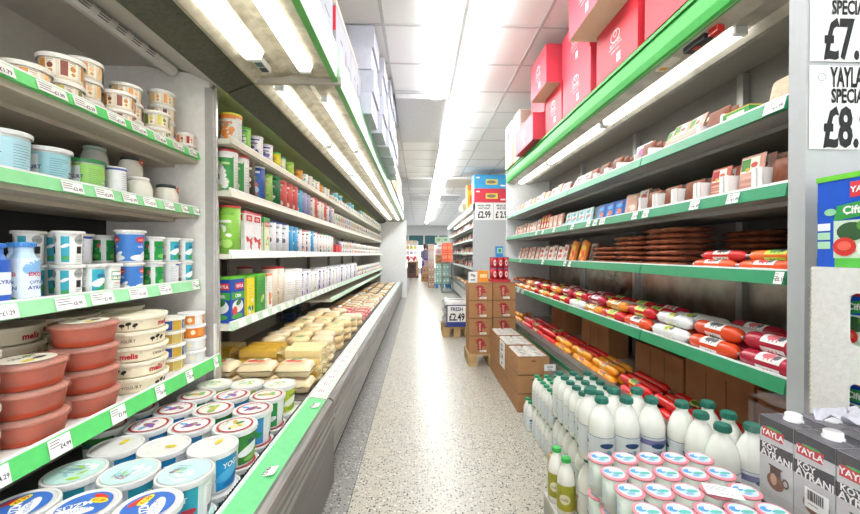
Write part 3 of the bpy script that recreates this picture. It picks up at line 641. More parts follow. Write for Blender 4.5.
def bottle_milk(r, h, body, capm, deco, n=24, neck=.36, shoulder=.62):
    k = MB(); cr = r * neck
    k.lathe([(r * .9, 0), (r, .008), (r, h * shoulder), (r * .97, h * (shoulder + .05)), (r * .82, h * (shoulder + .15)), (r * .58, h * (shoulder + .235)), (cr, h * (shoulder + .28)), (cr, h * .94)], n, body)
    sf = lambda u, t, off: ((r + off) * math.sin(u / r), -(r + off) * math.cos(u / r), t)
    deco(k, sf, r, h)
    L = MB(); q = cr * 1.22; cc = 18
    L.lathe([(q, h * .925), (q, h * .985), (q * .92, h), (q * .5, h)], cc, capm, smooth=False)
    for i in range(0, cc):
        a = 2 * PI * i / cc; L.box(q * math.cos(a) - .0012, q * math.cos(a) + .0012, q * math.sin(a) - .0012, q * math.sin(a) + .0012, h * .93, h * .98, capm)
    return [('bottle_body', k), ('cap', L)]
def d_ayr(k, sf, r, h):
    k.rect(sf, -r * 3.14, r * 3.14, h * .04, h * .74, 'DCEAF6', .0006); k.ell(sf, 0, h * .6, r * 1.0, h * .12, '7FB3E2', .0009, rot=.3)
    for a in (-2 * r, 0, 2 * r):
        k.text(sf, 'EXQSi', a, h * .49, .017, 'D04858', .0014, bold=.03); k.text(sf, 'ÇiFTLiK', a, h * .36, .012, '2B4FA8', .0014, bold=.02); k.text(sf, 'AYRAN', a, h * .27, .015, '2B4FA8', .0014, bold=.02)
    k.ell(sf, 0, h * .07, r * 1.2, h * .05, '6CC04A', .0010); k.ell(sf, r * 2, h * .08, r * .8, h * .06, '6CC04A', .0010); k.ell(sf, -r * 2, h * .08, r * .8, h * .06, '6CC04A', .0010)
K_ayr = Kind('ayran_bottle', 'bottle', 'blue capped ayran bottle', bottle_milk(.036, .19, mat('BFDcf2'.upper(), rough=.25), mat('4C8FD8', rough=.3), d_ayr, neck=.62, shoulder=.60))
def d_ayr2(k, sf, r, h):
    k.rect(sf, -r * 3.14, r * 3.14, h * .04, h * .74, '2E5FBF', .0006); k.rect(sf, -r * 3.14, r * 3.14, h * .2, h * .55, 'E8F0FA', .0009); k.text(sf, 'AYRAN', 0, h * .4, .016, '2B4FA8', .0014, bold=.02)
K_ayr2 = Kind('ayran_bottle', 'bottle', 'deep blue ayran bottle with white band', bottle_milk(.034, .185, mat('3F78CC', rough=.3), mat('3D7FD6', rough=.3), d_ayr2, neck=.6, shoulder=.60))
# fourth shelf: terracotta bowls, cream tubs
terra = mat('C24F2E', rough=.65, noise=.14, bump=.2, scale=18); filmt = clearmat('cling_film', 'E8CFC4', .13, .2)
def terracotta():
    k = MB(); k.lathe([(.076, 0), (.080, .004), (.090, .062), (.092, .066)], 30, terra)
    L = MB(); L.lathe([(.085, .060), (.097, .060), (.097, .066), (.094, .076), (.084, .078)], 30, clearmat('film_lid', 'D8A898', .42, .2), cap0=False)
    sf = top(.0785); L.ell(sf, 0, 0, .068, .068, 'E6E2D2', .0003, n=22); L.ell(sf, -.02, -.03, .022, .013, 'D8C23A', .0008, rot=.4); L.ell(sf, .02, -.02, .02, .012, '2F2F28', .0009, rot=.2)
    L.text(sf, 'GÜVEÇ', 0, .016, .022, '3A3F2A', .001, bold=.02); L.ell(sf, .03, .03, .016, .01, '6E8F3A', .0009)
    F = MB(); F.lathe([(.0785, .002), (.0925, .058)], 30, filmt, cap0=False, cap1=False)
    return [('bowl', k), ('lid', L), ('cling_film', F)]
K_terra = Kind('terracotta_yogurt_bowl', 'bowl', 'terracotta yogurt bowl', terracotta())
def d_melis(flip):
    def f(k, sf, r, h, rg):
        k.rect(sf, -r * 3.1, r * 3.1, h * .08, h * .80, 'EDE3C6', .0004)
        for i in range(5):
            a = (i - 2) * r * 1.26; md = (i + flip) % 3
            if md == 0: k.text(sf, 'melis', a, h * .42, .030, 'C8283A', .0012, bold=.04)
            elif md == 1: k.text(sf, 'TAVA YOGURT', a, h * .40, .017, '5A5040', .0012, xs=1.0, bold=.01)
            else:
                for q in range(3): k.ell(sf, a + (q - 1) * .022, h * .42 + (q % 2) * .006, .011, .007, '25221E', .0012, rot=.3 * q, n=8); k.rect(sf, a + (q - 1) * .022 - .002, a + (q - 1) * .022 + .001, h * .2, h * .42, '25221E', .001, nu=1)
            k.lines(sf, a + .035, a + .052, h * .62, 2, .006, '8B8068', .0012, .001, rg)
    return f
melp = mat('EFE9D2', rough=.35)
K_melis = [Kind('tray_yogurt_tub', 'tub', 'wide cream yogurt tub', pot(.112, .104, .060, 'EFE6CB', d_melis(i), melp, 'plain', .013, 34, i, .005)) for i in range(3)]
def d_gold(c1, c2):
    def f(k, sf, r, h, rg):
        for i in range(4):
            a = (i - 1.5) * r * 1.6; k.rect(sf, a - r * .75, a + r * .05, h * .1, h * .8, c1, .0005); k.rect(sf, a + r * .07, a + r * .75, h * .1, h * .8, c2, .0005)
            k.ell(sf, a - r * .35, h * .45, r * .2, h * .2, 'F2E7C8', .0009, n=8)
    return f
K_gold = [Kind('spread_tub', 'tub', '%s small tub' % n_, pot(.066, .060, .062, 'EFEBD8', d_gold(*c), mat('F1EFE4', rough=.35), 'plain', .012, 22, i)) for i, (n_, c) in enumerate((('blue and gold', ('3A5AB0', 'D9B040')), ('gold', ('C9A64A', 'D8BF6A'))))]
K_orange = [Kind('spread_tub', 'tub', 'lidded tub with %s' % n_, pot(.058, .054, .062, b_, d_gold(*c), mat('F3F4F4', rough=.35), 'plain', .012, 22, i)) for i, (n_, b_, c) in enumerate((('orange and white panels', 'F2F2EE', ('E88A3A', 'F0EFEA')), ('solid orange band', 'E98B35', ('E8832C', 'EE9A48')), ('pale sides', 'E9EAE8', ('DCDFE2', 'E8E9EA'))))]
K_darkcup = Kind('olive_cup', 'cup', 'dark olive cup', pot(.060, .055, .072, '3A332E', d_none, mat('DEDEDC', rough=.3), 'plain', .016, 22, 2, .006))
# well tubs
def tubk(name, side, deco, art, seed): return Kind('yogurt_tub', 'tub', name, pot(.076, .066, .140, side, deco, mat('DCDDDB', rough=.35), art, .018, 28, seed, .004))
ringart = lambda *c: ('ring', ('B8323C',) + c)
K_t_ring = tubk('blue sided tub with red ringed lid', 'F3F4F3', d_panel('3E8FC8', '2F9A50', 'F4F7F5', 'YOGURT', 'FFFFFF', tsz=.026), ringart('8C5AA8', '5FA8D8', 'E8C04A', '7CB05A', 'D0524A'), 11)
K_t_ring2 = tubk('green sided tub with red ringed lid', 'F3F4F3', d_panel('2F8F4A', 'E8EEE8', 'F4F7F5', 'SEViLAY', 'FFFFFF', tsz=.022), ringart('7CB05A', 'C9B24A', 'E0884A', '9CC070'), 12)
K_t_green = tubk('green tub with leafy lid', 'EDF2EA', d_panel('3C8A3A', '8CC860', 'EEF4EE', 'SEViLAY', '2A3B8F', tsz=.022), ringart('5F9A48', 'E3D9A8', '3E7A3C', 'D9B24A'), 13)
K_t_lime = tubk('lime labelled tub', 'F4F5EE', d_panel('C5D23E', '8DB63A', 'F0F2E0', 'YOGURT', '4A7A2E', tsz=.022), ('full', ('EEF3E2', 'A8CC6A', 'DDE6C8')), 14)
K_t_white = tubk('blue tub with plain white lid', 'F3F5F6', d_panel('1F8FCB', '1773B0', '4FB0E0', 'YOGURT', 'FFFFFF', tsz=.026), ('oval', ('E3CF3E',)), 15)
K_t_aqua = tubk('aqua lidded tub', 'E4F2F0', d_panel('2FA3B8', 'C83A48', 'E8F4F2', 'YOGURT', 'FFFFFF', tsz=.022), ('full', ('BFE3E0', 'E9F4F2', '93C9D0', 'C98A96', 'A8D8B0')), 16)
K_t_aqua2 = tubk('aqua and lime lidded tub', 'E4F2F0', d_panel('2FA3B8', 'C83A48', 'E8F4F2', 'YOGURT', 'FFFFFF', tsz=.022), ('full', ('BCE0D8', 'A6D23E', 'E9F4F2', 'B5DC50', '93C9D0')), 17)
K_t_sale = tubk('blue lidded tub with yellow price splash', 'EFF3F8', d_panel('2F66C0', '1F4A9A', 'E6EEF8', 'YOGURT', 'FFFFFF', tsz=.022), ('sale', ('3A6FC6',)), 18)

# ------------------------------------------------------------------ fill the yogurt chiller
LF = R(90)                                # facing the aisle from the left side
def tiers(kinds, x, y, z, dz, n, place, face=LF, jit=.002, group=None, sc=1):
    nm = {1: ['alone'], 2: ['lower of two', 'upper of two'], 3: ['bottom of three', 'middle of three', 'top of three'], 4: ['bottom of four', 'second of four upward', 'third of four upward', 'top of four'],
          5: ['bottom of five', 'second of five upward', 'middle of five', 'fourth of five upward', 'top of five']}[n]
    for i in range(n):
        k = kinds[i % len(kinds)] if isinstance(kinds, (list, tuple)) else kinds
        k.place(x + rnd.uniform(-jit, jit), y + rnd.uniform(-jit, jit), z + i * dz * sc, face + rnd.uniform(-.25, .25), place, sc=sc, words=nm[i] if n > 1 else 'standing alone', group=group)
C = K_cake
S1, S2, S3, S4 = .506, .216, -.154, -.549
gr = 'dessert cups on the top shelf'
tiers([C[5]], -1.275, 1.095, S1, .073, 4, 'at the dessert shelf photo edge', group=gr)
tiers([C[0]], -1.235, 1.215, S1, .073, 1, 'beside the pink pudding stack', group=gr, sc=1.12)
tiers([C[3], C[1]], -1.24, 1.342, S1, .073, 2, 'second stack on dessert shelf', group=gr, sc=1.14)
tiers([C[4], C[0], C[0]], -1.265, 1.462, S1, .073, 3, 'third stack on dessert shelf', group=gr)
tiers([C[1], C[1]], -1.225, 1.577, S1, .073, 2, 'fourth stack on dessert shelf', group=gr)
tiers([C[2], C[2], C[0]], -1.265, 1.675, S1, .073, 3, 'fifth stack on dessert shelf', group=gr)
tiers([C[3], C[3]], -1.222, 1.795, S1, .073, 2, 'sixth stack on dessert shelf', group=gr)
tiers([C[3], C[0], C[2], C[0]], -1.275, 1.915, S1, .073, 4, 'seventh stack on dessert shelf', group=gr)
tiers([C[4], C[4]], -1.215, 2.005, S1, .062, 2, 'last stack by the end panel', group=gr, sc=.84)
for yy in (1.35, 1.6): tiers([C[0], C[3]], -1.44, yy, S1, .073, 1, 'behind the front row of desserts at %s' % ('the near side' if yy < 1.5 else 'the middle'), group=gr)
# second shelf
gr = 'yogurt buckets and jars'
K_bk_blue.place(-1.25, 1.16, S2, LF + .3, 'on the second shelf', group=gr)
K_bk_aqua.place(-1.255, 1.31, S2, LF - .1, 'on the second shelf', group=gr, words='between the pale blue and lime green buckets')
K_bk_aqua.place(-1.42, 1.21, S2, LF, 'on the second shelf', group=gr, words='hidden behind the front buckets')
K_bk_green.place(-1.24, 1.445, S2, LF - .1, 'on the second shelf', group=gr)
K_cyl.place(-1.225, 1.558, S2, LF + .3, 'beside the lime green bucket')
K_jar.place(-1.235, 1.70, S2, LF, 'on the second shelf, front row beside slim cylinder carton')
K_jar_tag.place(-1.235, 1.885, S2, LF + .1, 'on the second shelf', words='front row by the end panel', group=gr)
K_jar_dark.place(-1.36, 1.62, S2, LF, 'on the second shelf', words='lower one behind the carton', group=gr)
K_jar_dark.place(-1.36, 1.62, S2 + .122, LF, 'on the second shelf', words='upper one behind the carton', group=gr, sc=.9)
K_jar_tag.place(-1.35, 1.80, S2, LF, 'on the second shelf', words='lower one behind the front jars', group=gr)
K_jar_tag.place(-1.345, 1.80, S2 + .122, LF - .1, 'on the second shelf', words='upper one behind the front jars', group=gr, sc=.92)
for yy in (1.05, 1.42, 1.99): K_jar.place(-1.47, yy, S2, LF, 'in the dark back row of second shelf', group=gr)
# third shelf
gr = 'yogurt cups on the third shelf'
for i, (x, y, kk) in enumerate(((-1.215, 1.10, K_ayr2), (-1.215, 1.185, K_ayr), (-1.285, 1.235, K_ayr), (-1.30, 1.10, K_ayr2))):
    kk.place(x, y, S3, LF + .1, 'on the third shelf', group='ayran bottles', words=('at the photo edge', 'in front of the other', 'tucked behind the clear label bottle', 'second row back')[i])
cols3 = ((1.325, [K_cup_grey, K_cup_grey], 'near column of cups'), (1.418, [K_cup_aqua], 'beside the barcode cups'), (1.497, [K_cup_wg], 'between aqua cup and blue cup'), (1.615, [K_cup_blue, K_cup_blue_b], 'blue column'),
         (1.757, [K_cup_green, K_cup_green], 'after the blue column'), (1.872, [K_cup_txt, K_cup_aqua], 'before the end panel'), (1.985, [K_cup_aqua, K_cup_aqua], 'by the end panel'))
for y, ks, pl in cols3: tiers(ks, -1.225, y + .022, S3, .117 if ks[0] != K_cup_blue else .119, len(ks), 'in the %s' % pl if 'column' in pl else pl, group=gr, jit=.001)
cols3b = ((1.33, [K_cup_aqua, K_cup_grey]), (1.43, [K_cup_grey, K_cup_grey]), (1.53, [K_cup_txt, K_cup_txt]), (1.64, [K_cup_green, K_cup_green]), (1.76, [K_cup_txt, K_cup_txt]), (1.88, [K_cup_grey, K_cup_green]), (1.99, [K_cup_aqua, K_cup_txt]))
for i, (y, ks) in enumerate(cols3b): tiers(ks, -1.345, y, S3, .117, 2, 'in second row, pile %s' % ('one two three four five six seven'.split()[i]), group=gr, jit=.001)
# fourth shelf
gr = 'stacked tubs on the fourth shelf'
tiers([K_darkcup], -1.17, .985, S4, .073, 4, 'at the fourth shelf photo edge', group=gr)
tiers([K_terra], -1.172, 1.15, S4, .079, 3, 'in the stack of three', group='terracotta bowls')
tiers([K_terra], -1.170, 1.35, S4, .079, 4, 'in the stack of four beside cream tubs', group='terracotta bowls')
tiers([K_melis[0], K_melis[1], K_melis[2], K_melis[0], K_melis[1]], -1.182, 1.595, S4, .061, 5, 'in the front stack beside terracotta bowls', group='cream yogurt tubs', jit=.003)
for i, yy in enumerate((1.08, 1.32, 1.56, 1.82)):
    tiers([K_melis[i % 3], K_melis[(i + 1) % 3]], -1.44, yy, S4, .061, 5, 'in the %s back row stack' % ['first', 'second', 'third', 'fourth'][i], group='cream yogurt tubs', jit=.003)
tiers([K_gold[1], K_gold[0]], -1.19, 1.825, S4, .063, 4, 'in the stack behind the cream tubs', group=gr)
tiers([K_orange[2], K_orange[2], K_orange[1], K_orange[0]], -1.165, 1.975, S4, .063, 4, 'in the stack by the end panel', group=gr)
# the well: seven rows of two-high tubs
well = [(.855, (None, K_t_sale, K_t_sale, K_t_sale)), (1.0165, (K_t_sale, K_t_sale, K_t_sale)), (1.178, (K_t_aqua2, K_t_aqua, K_t_aqua)), (1.3395, (K_t_white, K_t_white, K_t_white)), (1.501, (K_t_green, K_t_ring, K_t_ring, K_t_green)),
        (1.6625, (K_t_ring, K_t_ring, K_t_ring2, K_t_ring)), (1.824, (K_t_ring2, K_t_ring, K_t_ring2)), (1.9855, (K_t_lime, K_t_lime, K_t_lime))]
xs3 = (-1.055, -.888, -.718); rown = ['row at the photo edge', 'sale row', 'aqua row', 'white lid row', 'fourth row back from sale row', 'fifth row back', 'sixth row back', 'last row by the divider']
pos = ['under the shelf', 'inner column', 'middle column', 'aisle column']
for ri, (y, ks) in enumerate(well):
    xs = xs3 if len(ks) == 3 else (-1.222,) + xs3
    pp = pos[1:] if len(ks) == 3 else pos
    for ci, (x, kk) in enumerate(zip(xs, ks)):
        if kk is None: continue
        zb = -.949 + (0 if ri != 1 else .0)
        a = R(90 * ((ri + ci) % 2)) + rnd.uniform(-.02, .02)
        for t in range(2):
            kk.place(x + (.0 if t else .008), y, zb + t * .1415, a, 'in the well', words='row %s, %s, %s' % ('one two three four five six seven eight'.split()[ri], pp[ci], 'upper' if t else 'lower'), group='yogurt tubs in the chiller well')

# ================================================================== tin chiller goods
TS = 1.0
def tin(r, h, body, lidc, fn, seed=1, n=20, band=None):
    h = h * TS; rg = random.Random(seed); k = MB(); k.lathe([(r, 0), (r, h - .012)], n, body)
    sf = lambda u, t, off: ((r + off) * math.sin(u / r), -(r + off) * math.cos(u / r), t)
    fn(k, sf, r, h, rg)
    if band: k.rect(sf, -3.14 * r, 3.14 * r, h * .86, h * .94, band, .0012)
    L = MB(); L.lathe([(r + .002, h - .013), (r + .002, h - .001), (r - .004, h), (r - .006, h - .004)], n, lidc, cap0=False, smooth=False)
    return [('can', k), ('lid', L)]
def pic(*cols, **kw):
    """picture label: blobs of colour over one or two grounds, printed twice round the can"""
    g = kw.get('ground'); word = kw.get('word'); wc = kw.get('wc', 'FFFFFF')
    def f(k, sf, r, h, rg):
        for a in (-1.6 * r, 1.55 * r, 4.7 * r):
            if g: k.rect(sf, a - 1.0 * r, a + 1.0 * r, h * .06, h * .84, g, .0005)
            k.rect(sf, a - 1.05 * r, a - .92 * r, h * .03, h * .88, cols[-1], .0007); k.rect(sf, a - .9 * r, a + .9 * r, h * .80, h * .86, cols[0], .0007)
            for i, c in enumerate(cols):
                for q in range(3): k.ell(sf, a + rg.uniform(-.55, .55) * r, h * rg.uniform(.12, .55), r * rg.uniform(.16, .42), h * rg.uniform(.035, .10), c, .0009 + (i * 3 + q) * .0003, rot=rg.uniform(0, 3), n=10)
            k.rect(sf, a - .5 * r, a + .6 * r, h * .64, h * .69, cols[len(cols) // 2], .0042); k.lines(sf, a - .5 * r, a + .5 * r, h * .6, 2, h * .03, '5A5A62', .0016, .0046, rg)
            if word: k.text(sf, word, a, h * .68, r * .42, wc, .0035, bold=.03)
        k.lines(sf, -.45 * r, .45 * r, h * .7, 7, h * .07, '8A8E98', .0016, .001, rg)
    return f
def rectpack(w_, d_, h_, body, fn, lidc=None, seed=1, lw=.004):
    rg = random.Random(seed); k = MB(); k.box(-w_ / 2, w_ / 2, -d_ / 2, d_ / 2, 0, h_ - (.014 if lidc else 0), body)
    fn(k, front(-d_ / 2), w_ / 2, h_, rg)
    fn(k, lambda u, t, off: (w_ / 2 + off, u * d_ / w_, t), w_ / 2, h_, rg); fn(k, lambda u, t, off: (-w_ / 2 - off, -u * d_ / w_, t), w_ / 2, h_, rg)
    out = [('body', k)]
    if lidc: L = MB(); L.box(-w_ / 2 - .002, w_ / 2 + .002, -d_ / 2 - .002, d_ / 2 + .002, h_ - .014, h_, lidc); out.append(('lid', L))
    return out
def flat(*cols, **kw):
    g = kw.get('ground'); word = kw.get('word'); wc = kw.get('wc', 'FFFFFF'); wy = kw.get('wy', .7)
    def f(k, sf, hw, h, rg):
        if g: k.rect(sf, -hw * .92, hw * .92, h * .05, h * .85, g, .0005, nu=1)
        for i, c in enumerate(cols):
            for q in range(2): k.ell(sf, rg.uniform(-.4, .4) * hw, h * rg.uniform(.16, .42), hw * rg.uniform(.2, .4), h * rg.uniform(.05, .11), c, .0009 + (i * 2 + q) * .0003, rot=rg.uniform(0, 3))
        if word:
            k.rect(sf, -hw * .7, hw * .7, h * (wy - .07), h * (wy + .07), kw.get('plate', 'D33A3A'), .003, nu=1); k.text(sf, word, 0, h * wy, hw * .42, wc, .0036, bold=.03)
        else: k.lines(sf, -hw * .6, hw * .6, h * .75, 5, h * .07, kw.get('lc', '8A8E98'), .002, .001, rg)
    return f
def K1(name, cat, look, parts): return Kind(name, cat, look, parts)
B1, B2, B3, B4, B5 = .641, .351, .001, -.399, -.544
tc = 'tin'
TS = 1.2
K_b1 = [K1('milk_powder_tin', tc, 'white tin with orange squares and yellow lid', tin(.060, .150, 'EDEBE8', 'D6D43C', pic('E88A3C', 'EE9A50', word='yogurt', wc='A03A5A'), 1, band='E8803A')),
        K1('food_tin', tc, 'green and blue banded small tin', tin(.040, .135, '9ED65A', '57B83C', pic('3A6AB0', 'E8EEE0', ground='6CC048'), 2)),
        K1('milk_powder_tin', tc, 'white tin with maroon and purple label', tin(.045, .130, 'EFEDF0', 'E2D8DC', pic('5A4A9A', '7A5AA8', word='sade', wc='A03A4A'), 3)),
        K1('milk_powder_tin', tc, 'white tin with violet print', tin(.045, .128, 'F0EFF4', 'D9D9E4', pic('4A3A9A', '8A7AC0'), 4)),
        K1('cheese_tin', tc, 'yellow tin with green lid', tin(.040, .115, 'EBD426', '4DB848', pic('F2E040', 'E0C820'), 5)),
        K1('cheese_tin', tc, 'yellow and white tin with green lid', tin(.040, .112, 'E8E6C8', '3FA870', pic('E8D038', '5FB8A0'), 6)),
        K1('cheese_tin', tc, 'lime green tin', tin(.048, .115, 'A9CC4A', '7FBF3A', pic('8AB838', 'C8DC80'), 7)),
        K1('spread_tin', tc, 'orange small tin', tin(.045, .105, 'E8A03C', 'D8883A', pic('F0C060', 'C86A2A'), 8)),
        K1('spread_tin', tc, 'white small tin with teal marks', tin(.044, .105, 'EFEFEA', 'E4E6E2', pic('4FB0B8', 'A8C8B0'), 9)),
        K1('spread_tin', tc, 'white small tin with beige label', tin(.046, .11, 'EEEAE2', 'E9E4DA', pic('D8B888', 'C89870'), 10))]
TS = 1.06
K_b2 = [K1('cheese_tin', tc, 'tall white tin with green flower panel', tin(.058, .235, 'E6E9E4', 'C84A44', pic('F4F4F0', 'B8D890', 'F4F4F0', ground='3E9A50', word='cheese'), 11, band='EDEDED')),
        K1('cheese_tin', tc, 'tall black and cream tin', tin(.045, .225, '4A4038', '8A7A60', pic('E8DCC8', 'D8A890', 'F0EADC'), 12)),
        K1('cheese_tin', tc, 'tall blue tin with green crest', tin(.055, .230, '3F5FB0', 'CDD8DE', pic('E8EEF4', 'D8704A', '58A848', 'C8DCEC', ground='3A68BC'), 13)),
        K1('cheese_tin', tc, 'tall light green tin with salad picture', tin(.045, .215, 'A8CC6A', '6FB84A', pic('E8F0D8', 'F0C8B0', '7AB848'), 14)),
        K1('cheese_tin', tc, 'tall dark green tin', tin(.052, .225, '1F6A40', '3F9A5A', pic('4FA870', 'E8E0D0', '8ACC98'), 15)),
        K1('cheese_tin', tc, 'tall red tin with white flowers', tin(.050, .225, 'DC5A58', 'E89890', pic('F4ECE4', 'E8D8C8', 'C83A40'), 16)),
        K1('cheese_tin', tc, 'tall sky blue tin', tin(.050, .215, '4FB4E0', '8ACCE8', pic('F0F4F4', 'E8DCC8', '2F8FC8'), 17)),
        K1('cheese_tin', tc, 'tall lavender tin', tin(.050, .215, 'A8A8D8', 'C8C8E4', pic('F0EEF6', '6A6AB8', 'E8C8B8'), 18)),
        K1('cheese_tin', tc, 'tall white tin with red berries', tin(.050, .21, 'F0ECE8', 'E4A8A0', pic('D84A50', 'E88A80', 'A8CC88'), 19))]
TS = 1.14
K_b3 = [K1('olive_tin', tc, 'tall green tin with red rim and barcode', tin(.062, .245, '8CC84A', 'D8443A', pic('7AB83A', 'F0F0E8', 'A8D868'), 21)),
        K1('cheese_carton', 'carton', 'white carton with red top and red figure', rectpack(.11, .09, .268, 'F0F0F2', flat('D84A44', 'D84A44', 'F0F0F2', word='CiCi', wy=.84), 'DC5058', 22)),
        K1('cheese_tin', tc, 'green edged tin with tomato salad picture', rectpack(.12, .09, .255, '3FA84A', flat('E8603A', 'E87848', 'A8CC68', 'F0E8D0', ground='E4E8C8', word='YAYLA', wy=.82), '4FB85A', 23)),
        K1('cheese_tin', tc, 'white tin with navy lid and grey print', tin(.052, .215, 'E9EBF0', '3A4E8A', pic('A8B0C0', '6A7080', word='peynir', wc='3A4E8A'), 24)),
        K1('cheese_tin', tc, 'bright blue tin with white arc', tin(.050, .205, '3FA0D8', '68B8E0', pic('F0F4F8', '2A78B8', 'E0B850'), 25)),
        K1('cheese_tin', tc, 'white and teal tin', tin(.048, .20, 'EDF0F0', 'BCCAD0', pic('3FA8B0', '5A6AA8', '9A5A7A'), 26)),
        K1('cheese_tin', tc, 'white tin with orange and green marks', tin(.048, .20, 'F0EFEA', '58A868', pic('E88A3A', '4FA850', '3A3A48'), 27)),
        K1('cheese_tin', tc, 'pink and white tin', tin(.048, .195, 'F0E4E4', 'D87A80', pic('D85A68', 'E8B0B0', '6A88C0'), 28))]
TS = 1.0
def d_yayla(bgc):
    def f(k, sf, hw, h, rg):
        k.rect(sf, -hw * .35, hw * .85, h * .72, h * .86, 'D82F3A', .001, nu=1); k.text(sf, 'YAYLA', hw * .25, h * .79, hw * .34, 'FFFFFF', .002, bold=.03)
        k.rect(sf, -hw * .9, hw * .95, h * .50, h * .66, '3FA84A', .001, nu=1); k.text(sf, 'Çiftlik', hw * .05, h * .58, hw * .36, 'FFFFFF', .002, bold=.03)
        k.ell(sf, 0, h * .34, hw * .8, h * .14, 'F0F0EA', .0011); k.ell(sf, hw * .35, h * .38, hw * .35, h * .09, 'DDE8E4', .0015)
        k.ell(sf, -hw * .45, h * .25, hw * .34, h * .1, 'D83A34', .002); k.ell(sf, hw * .1, h * .42, hw * .4, h * .06, '2F7A34', .0022, rot=.3); k.ell(sf, -hw * .1, h * .12, hw * .8, h * .06, '4FB050', .0018)
    return f
K_b4 = [K1('white_cheese_tin', tc, 'blue square tin with green lid, tomato and cheese', rectpack(.15, .12, .265, '2350B0', d_yayla('2350B0'), '6CC83C', 31)),
        K1('white_cheese_tin', tc, 'yellow square tin with green lid', rectpack(.11, .12, .262, 'F0DC28', flat('5AA83A', 'E8F0E0', '3A7A3A', wy=.75), '6CC83C', 32)),
        K1('white_cheese_tin', tc, 'green square tin with lime lid', rectpack(.14, .12, .265, '4FAE3A', flat('F0E8A0', '2A7A34', 'A8D868', ground='3F9A38'), '6CC83C', 33)),
        K1('cheese_carton', 'carton', 'white carton with orange blocks', rectpack(.12, .10, .255, 'F4F0EA', flat('E8803A', 'E8703A', 'F0A060'), 'E8804A', 34)),
        K1('kefir_bag', 'bag', 'tall beige jar with red cap', tin(.055, .30, 'E8DCC8', 'C8343C', pic('F4EEE0', 'D8C0A0', 'C8B088'), 35)),
        K1('yogurt_bucket', 'bucket', 'big plain white bucket', tin(.088, .27, 'F0F0EE', 'F6F6F4', lambda k, sf, r, h, rg: k.lines(sf, -r, r, h * .6, 6, h * .07, 'A8ACB4', .003, .001, rg), 36)),
        K1('cheese_pail', 'bucket', 'white pail with purple and black print', tin(.07, .25, 'E9E9EE', 'DADCE4', pic('6A5A9A', '3A3A48', '8A80B8', ground='D8D4E4'), 37)),
        K1('cheese_pail', 'bucket', 'white pail with small green print', tin(.065, .22, 'EFF0EE', 'E6E8E4', pic('5A9A68', '7A6AB0', '4A4A58', ground='DEE4DE'), 38))]
rg = random.Random(5)
# small tubs for the distant half: one mesh each
def small(look, cols, name='cheese_tub', cat='tub', r=.052, h=.085):
    k = MB(); k.lathe([(r * .85, 0), (r * .98, h * .85)], 12, cols[0]); k.lathe([(r * 1.05, h * .85), (r * 1.05, h), (r * .9, h)], 12, cols[2], smooth=False)
    sf = lambda u, t, off: ((r * .92 + off) * math.sin(u / r), -(r * .92 + off) * math.cos(u / r), t)
    for a in (-1.5, 0, 1.5, 3): k.rect(sf, (a - .4) * r, (a + .4) * r, h * .15, h * .7, cols[1], .006, nu=2)
    return Kind(name, cat, look, [(name, k)], single=True)
K_small = [small('small white tub with %s mark' % n_, c) for n_, c in (('red', ('EFECE6', 'D8605A', 'F2F0EC')), ('blue', ('EDEEF0', '6A88C8', 'F2F2F2')), ('green', ('ECEFE8', '7AB878', 'F0F2EE')), ('beige', ('EDE6D8', 'C8A878', 'F0EDE6')),
           ('grey', ('E8E8E8', 'A0A0A8', 'F2F2F2')), ('orange', ('F0EAE0', 'E0904A', 'F2EEE8')))] 
k = MB(); k.lathe([(.044, 0), (.046, .14)], 12, '5FC0D8'); k.lathe([(.048, .14), (.048, .155), (.04, .155)], 12, 'E8F4F6'); k.rect(lambda u, t, off: ((.046 + off) * math.sin(u / .046), -(.046 + off) * math.cos(u / .046), t), -.14, .14, .04, .09, 'F0F6F6', .002)
K_small_aqua = Kind('cheese_tub', 'tub', 'aqua tall tub', [('cheese_tub', k)], single=True)
def row(kinds_y, x, z, place, group, face=LF):
    for kk, y in kinds_y: kk.place(x + rnd.uniform(-.004, .004), y, z, face + rnd.uniform(-.12, .12), place, group=group)
a = K_b1
ys = [2.29, 2.47, 2.64, 2.83, 2.99, 3.12, 3.30, 3.55, 3.72, 3.86, 4.0, 4.14, 4.3, 4.46, 4.62]
row(list(zip([a[0], a[1], a[2], a[3], a[4], a[5], a[6], a[7], a[8], a[9], a[8], a[9], a[7], a[8], a[9]], ys)), -1.115, B1, 'on top tin shelf', 'tins on the top shelf')
row([(a[6], 3.45), (a[7], 3.28 + .5)], -1.26, B1, 'in second row on top tin shelf', 'tins on the top shelf')
def seq(ks, n, seed): q = random.Random(seed); return [ks[q.randrange(len(ks))] for _ in range(n)]
def run(ks, x, z, y0, y1, dy, place, group, seed, tall=0):
    y = y0; q = random.Random(seed); last = None
    while y < y1:
        kk = q.choice([k_ for k_ in ks if k_ is not last] or ks); last = kk
        kk.place(x + q.uniform(-.006, .006), y, z, LF + q.uniform(-.1, .1), place, group=group)
        if tall: q.choice(ks).place(x + q.uniform(-.006, .006), y, z + tall, LF, 'stacked ' + place, group=group)
        y += dy * q.uniform(.95, 1.15)
run(K_small + [K_small_aqua] * 2, -1.11, B1, 4.78, 7.4, .135, 'on top tin shelf midway', 'small tubs far along the top shelf', 3)
run(K_small, -1.11, B1, 7.5, 10.8, .24, 'on top tin shelf toward partition', 'small tubs far along the top shelf', 4, .086)
b = K_b2
ys = [2.25, 2.39, 2.51, 2.65, 2.81, 2.96, 3.11, 3.25, 3.38, 3.52, 3.66, 3.79, 3.92, 4.05, 4.18, 4.31, 4.44, 4.57, 4.70, 4.83]
